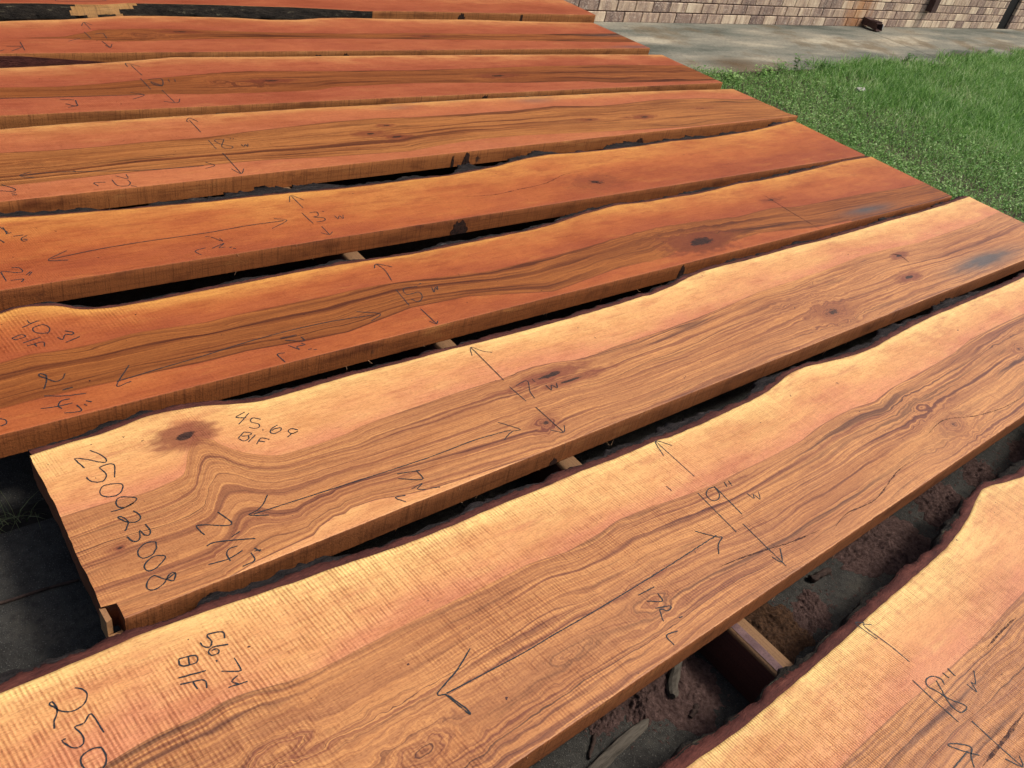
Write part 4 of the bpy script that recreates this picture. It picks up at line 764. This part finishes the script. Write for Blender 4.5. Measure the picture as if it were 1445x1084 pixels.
o = obj('sawdust_crumbs', mesh('sawdust_crumbs', Vc, Fc, [saw_m])); o['kind'] = 'stuff'; tag(o, 'loose reddish sawdust crumbs on the concrete in the gaps', 'sawdust')

stick_m = simple('weathered_wood', (.045, .038, .030), (.13, .112, .088), 45., (.22, .20, .16), .9, .8, .004, (.15, 1, 1))
chip_m = simple('bark_chip', (.025, .016, .013), (.06, .038, .03), 40., None, .9, .8, .004)
def stick(name, a, b, w0, w1, h, mat, lab, cat, seed):
    a = np.array(a, float); b = np.array(b, float); n = 18; m = 10; V = []
    ax = (b-a)/np.linalg.norm(b-a); nr = np.array([-ax[1], ax[0]])
    for i in range(n):
        t = i/(n-1); c_ = a+(b-a)*t+nr*.004*float(fbm(t*5, 0, seed, 2)); w_ = (w0+(w1-w0)*t)*(1+.25*float(fbm(t*7, 3, seed, 3)))*(1 if 0 < i < n-1 else .55)
        for j in range(m):
            an = 2*math.pi*j/m; rr = 1+.35*float(fbm(j*.9, t*4, seed+4, 2))
            V.append((c_[0]+nr[0]*w_*math.cos(an)*rr-ax[0]*0, c_[1]+nr[1]*w_*math.cos(an)*rr, max(0.0005, h*.5*(1+math.sin(an)*rr))))
    F = gridfaces(n, m, True).tolist()+[list(range(m)), [(n-1)*m+j for j in range(m-1, -1, -1)]]
    V = np.array(V); c0 = V.mean(0); c0[2] = 0; sm = mesh(name, V-c0, F, [mat]); o = obj(name, sm); o.location = tuple(c0); return tag(o, lab, cat)
stick('stick', (1.215, .455), (1.098, .372), .011, .014, .022, stick_m, 'grey weathered stick half under the slab marked 19, left of the bearer', 'stick', 3)
stick('stick', (1.012, .362), (.83, .345), .009, .013, .020, stick_m, 'pale grey broken stick at the bottom edge of the picture', 'stick', 9)
stick('bark_chip', (1.135, .330), (1.100, .318), .006, .005, .012, chip_m, 'small dark bark chip on the low sawdust layer', 'bark chip', 12)
stick('bark_chip', (1.665, .405), (1.74, .395), .010, .008, .018, chip_m, 'dark bark chip beside the largest sawdust clump', 'bark chip', 15)
stick('bark_chip', (.905, .40), (.86, .37), .004, .003, .008, chip_m, 'thin dark bark chip near the bottom of the gap', 'bark chip', 18)
stick('root', (-.15, 1.245), (.215, 1.212), .0045, .003, .008, chip_m, 'thin dark root lying across the concrete at the left', 'root', 21)
# cracks in the yard
crk = simple('crack_dirt', (.008, .007, .006), (.02, .017, .014), 60.)
yard = bpy.data.objects['concrete_yard']
# tuft in the joint
def blades(n, px, py, pz, hgt, wid, lean, seed, seg=3):
    r_ = np.random.default_rng(seed); az = r_.uniform(0, 2*math.pi, n); ln = lean*r_.uniform(.2, 1, n); laz = r_.uniform(0, 2*math.pi, n)
    V = np.zeros((n, 2*seg+1, 3))
    for s_ in range(seg+1):
        t = s_/seg; ox = np.cos(laz)*ln*t**1.8*hgt; oy = np.sin(laz)*ln*t**1.8*hgt; z = pz+hgt*t*(1-.35*ln*t); w_ = wid*(1-t*.75)
        if s_ < seg:
            V[:, 2*s_] = np.stack([px+ox-np.cos(az)*w_, py+oy-np.sin(az)*w_, z], 1); V[:, 2*s_+1] = np.stack([px+ox+np.cos(az)*w_, py+oy+np.sin(az)*w_, z], 1)
        else: V[:, 2*seg] = np.stack([px+ox, py+oy, z], 1)
    base_ = np.arange(n)[:, None]*(2*seg+1); tri = []
    for s_ in range(seg-1):
        tri += [[2*s_, 2*s_+1, 2*s_+3], [2*s_, 2*s_+3, 2*s_+2]]
    tri.append([2*seg-2, 2*seg-1, 2*seg])
    F = (base_[:, None]+np.array(tri)[None]).reshape(-1, 3)
    return V.reshape(-1, 3), F, np.repeat(r_.random(n), 2*seg+1)
def grass_mat(name, stops, rough=.55):
    s = NT(name); f = s.add(s.mul(s.attr('rnd'), .6), s.mul(s.noise(s.obj(), 2.2, 3, .6), .45))
    col = s.ramp(f, stops); s.fin(col, rough, .3)
    tr = s.n('BsdfTranslucent'); s.put(tr.inputs[0], col); mx = s.n('MixShader'); mx.inputs[0].default_value = .35
    s.t.links.new(s.b.outputs[0], mx.inputs[1]); s.t.links.new(tr.outputs[0], mx.inputs[2]); s.t.links.new(mx.outputs[0], s.out.inputs[0])
    return s.m
grass_m = grass_mat('grass', [(.12, (.040, .115, .020)), (.38, (.12, .28, .050)), (.60, (.24, .45, .110)), (.80, (.46, .60, .28)), (.95, (.5, .5, .25))])
clover_m = grass_mat('ground_cover', [(.12, (.05, .14, .03)), (.42, (.13, .29, .055)), (.70, (.26, .45, .12)), (.9, (.42, .52, .24))])
n = 46; r_ = np.random.default_rng(3)
V, F, rn = blades(n, r_.uniform(.06, .20, n), 1.445+r_.uniform(-.012, .012, n), np.full(n, -.02), r_.uniform(.03, .075, n), np.full(n, .0014), 1.6, 4)
tag(obj('grass_tuft', mesh('grass_tuft', V, F, [grass_mat('dry_grass', [(.2, (.05, .07, .03)), (.8, (.20, .22, .11))])], attrs=dict(rnd=rn))), 'small grass tuft growing in the concrete joint at the left', 'grass tuft')
struct('joint_dirt', sheet('joint_dirt', -3, 4.5, 1.40, 1.53, -.040, crk))

# ================================================================ lawn
def lawn_points(n, seed, clov):
    r_ = np.random.default_rng(seed); x = 4.5+(r_.random(n)**1.25)*9.5; y = r_.uniform(-.9, 4.0, n)
    edge = 3.70+.04*np.clip(x-6.5, 0, 6)+.20*fbm(x*2.5, 0, 9, 4)+.04*r_.normal(0, 1, n)
    left = 4.60+.18*fbm(y*3, 0, 12, 4)+.03*r_.normal(0, 1, n)+.42*np.clip((y-2.9)/.7, 0, 1)*(.7+.6*fbm(y*4, 3, 13, 2))
    bare = .55*np.clip(fbm(x*1.6, y*1.6, 41, 3)-.3, 0, 1)+np.exp(-(((x-6.75)/.32)**2+((y-3.42)/.10)**2))*.9+np.exp(-(((x-4.95)/.30)**2+((y-3.15)/.32)**2))*.75
    dens = -.35*np.clip((y-3.3)/.4, 0, 1)*np.clip(fbm(x*3, y*3, 51, 3)+.25, 0, 1)+np.clip(.85+.75*fbm(x*2.2, y*2.2, 21, 3), 0, 1)-bare-.5*np.clip(fbm(x*5, y*5, 27, 3)-.25, 0, 1)
    zone = 1/(1+np.exp(-((x-6.35)+.35*(y-2.6)+.7*fbm(x*1.1, y*1.1, 33, 3))*3.5))   # 0 = ground cover, 1 = long grass
    pr = dens*((1-zone) if clov else (.75+.25*zone))
    ok = (y < edge) & (x > left) & (r_.random(n) < pr)
    return x[ok], y[ok], zone[ok]
x, y, zn = lawn_points(290000, 5, False); n = len(x); r_ = np.random.default_rng(8)
hg = (.036+.058*zn)*r_.uniform(.5, 1.3, n)
V, F, rn = blades(n, x, y, np.full(n, -.012), hg, .0024+.0014*zn, .95, 9)
o = obj('lawn_grass', mesh('lawn_grass', V, F, [grass_m], attrs=dict(rnd=rn))); o['kind'] = 'stuff'; tag(o, 'green lawn grass growing beyond the right ends of the slabs', 'grass')
# leafy ground cover: small leaflets held at different heights and angles
x, y, zn = lawn_points(150000, 15, True); n = len(x); r_ = np.random.default_rng(18)
sz = r_.uniform(.004, .010, n)*r_.uniform(.7, 1.15, n); az = r_.uniform(0, 2*math.pi, n); ti = r_.uniform(-.6, .6, n); zc = r_.uniform(.0, .045, n)
ux = np.stack([np.cos(az), np.sin(az), np.sin(ti)*.8], 1); uy = np.stack([-np.sin(az), np.cos(az), np.sin(ti*1.7)*.5], 1); c0 = np.stack([x, y, zc], 1)
lf_ = [(-1, 0), (-.2, -.55), (.7, -.45), (1, 0), (.7, .45), (-.2, .55)]
V = np.stack([c0+(ux*a+uy*b)*sz[:, None] for a, b in lf_], 1).reshape(-1, 3)
bs = np.arange(n)[:, None]*6; F = np.concatenate([bs+np.array([[0, 1, 2, 3]]), bs+np.array([[0, 3, 4, 5]])], 0)
o = obj('ground_cover', mesh('ground_cover', V, F, [clover_m], attrs=dict(rnd=np.repeat(r_.random(n), 6)))); o['kind'] = 'stuff'; tag(o, 'low leafy ground cover at the lawn edge beside the slabs', 'ground cover')
# taller weeds on the lawn edge by the apron
def weed(x, y, h, seed, lab):
    r_ = random.Random(seed); t = thing('weed', lab, 'weed', 'weeds along the apron', (x, y, -.012))
    V = []; F = []
    for s_ in range(8):
        SV = []; SF = []; p = np.array([r_.uniform(-.06, .06), r_.uniform(-.03, .03), 0.]); d_ = np.array([r_.uniform(-.5, .5), r_.uniform(-.5, .5), 1.]); L = h*r_.uniform(.6, 1)
        for j in range(6):
            b = len(SV); SV += [p+[.0012, 0, 0], p+[-.0008, .001, 0], p+[-.0008, -.001, 0]]
            if j:
                for q in range(3): SF.append([b-3+q, b-3+(q+1) % 3, b+(q+1) % 3, b+q])
                for q in range(3):
                    an = r_.uniform(0, 6.28); l_ = r_.uniform(.016, .034); u = np.array([math.cos(an), math.sin(an), r_.uniform(-.1, .5)]); v_ = np.array([-math.sin(an), math.cos(an), .1]); k0 = len(V)
                    V += [p+u*.003, p+u*l_*.5+v_*l_*.35, p+u*l_, p+u*l_*.5-v_*l_*.35]; F.append([k0, k0+1, k0+2, k0+3])
            p = p+d_*L/5
        obj('stem', mesh('stem', SV, SF, [clover_m], attrs=dict(rnd=np.full(len(SV), .3))), t)
    o = obj('leaves', mesh('leaves', V, F, [clover_m], attrs=dict(rnd=np.full(len(V), r_.random()))), t); o['kind'] = 'stuff'
for i, (x, y, h, lab) in enumerate([(6.02, 3.66, .11, 'leafy weed at the lawn edge by the brown stain'), (6.28, 3.66, .14, 'tallest leafy weed standing against the concrete apron'), (6.55, 3.62, .10, 'broad leafy weed right of the tallest weed'),
                                   (6.80, 3.60, .09, 'leafy weed beside the bare soil patch'), (7.7, 3.70, .08, 'leafy weed left of the apron crack'), (5.75, 3.62, .07, 'low leafy weed nearest the slab ends'),
                                   (8.3, 3.78, .09, 'leafy weed growing at the foot of the apron crack'), (9.4, 3.84, .08, 'leafy weed between the apron crack and the right picture edge'), (10.3, 3.9, .09, 'rightmost leafy weed at the apron'), (5.25, 3.55, .06, 'small weed at the corner where apron meets the slab ends')]):
    weed(x, y, h, 50+i, lab)
# pale stone in the bare patch
stick('stone', (6.42, 3.22), (6.52, 3.20), .03, .025, .03, simple('stone', (.30, .28, .25), (.5, .47, .43), 20.), 'pale flat stone lying in the bare patch of the lawn', 'stone', 31)
# crack line in the apron
apr = bpy.data.objects['concrete_apron']
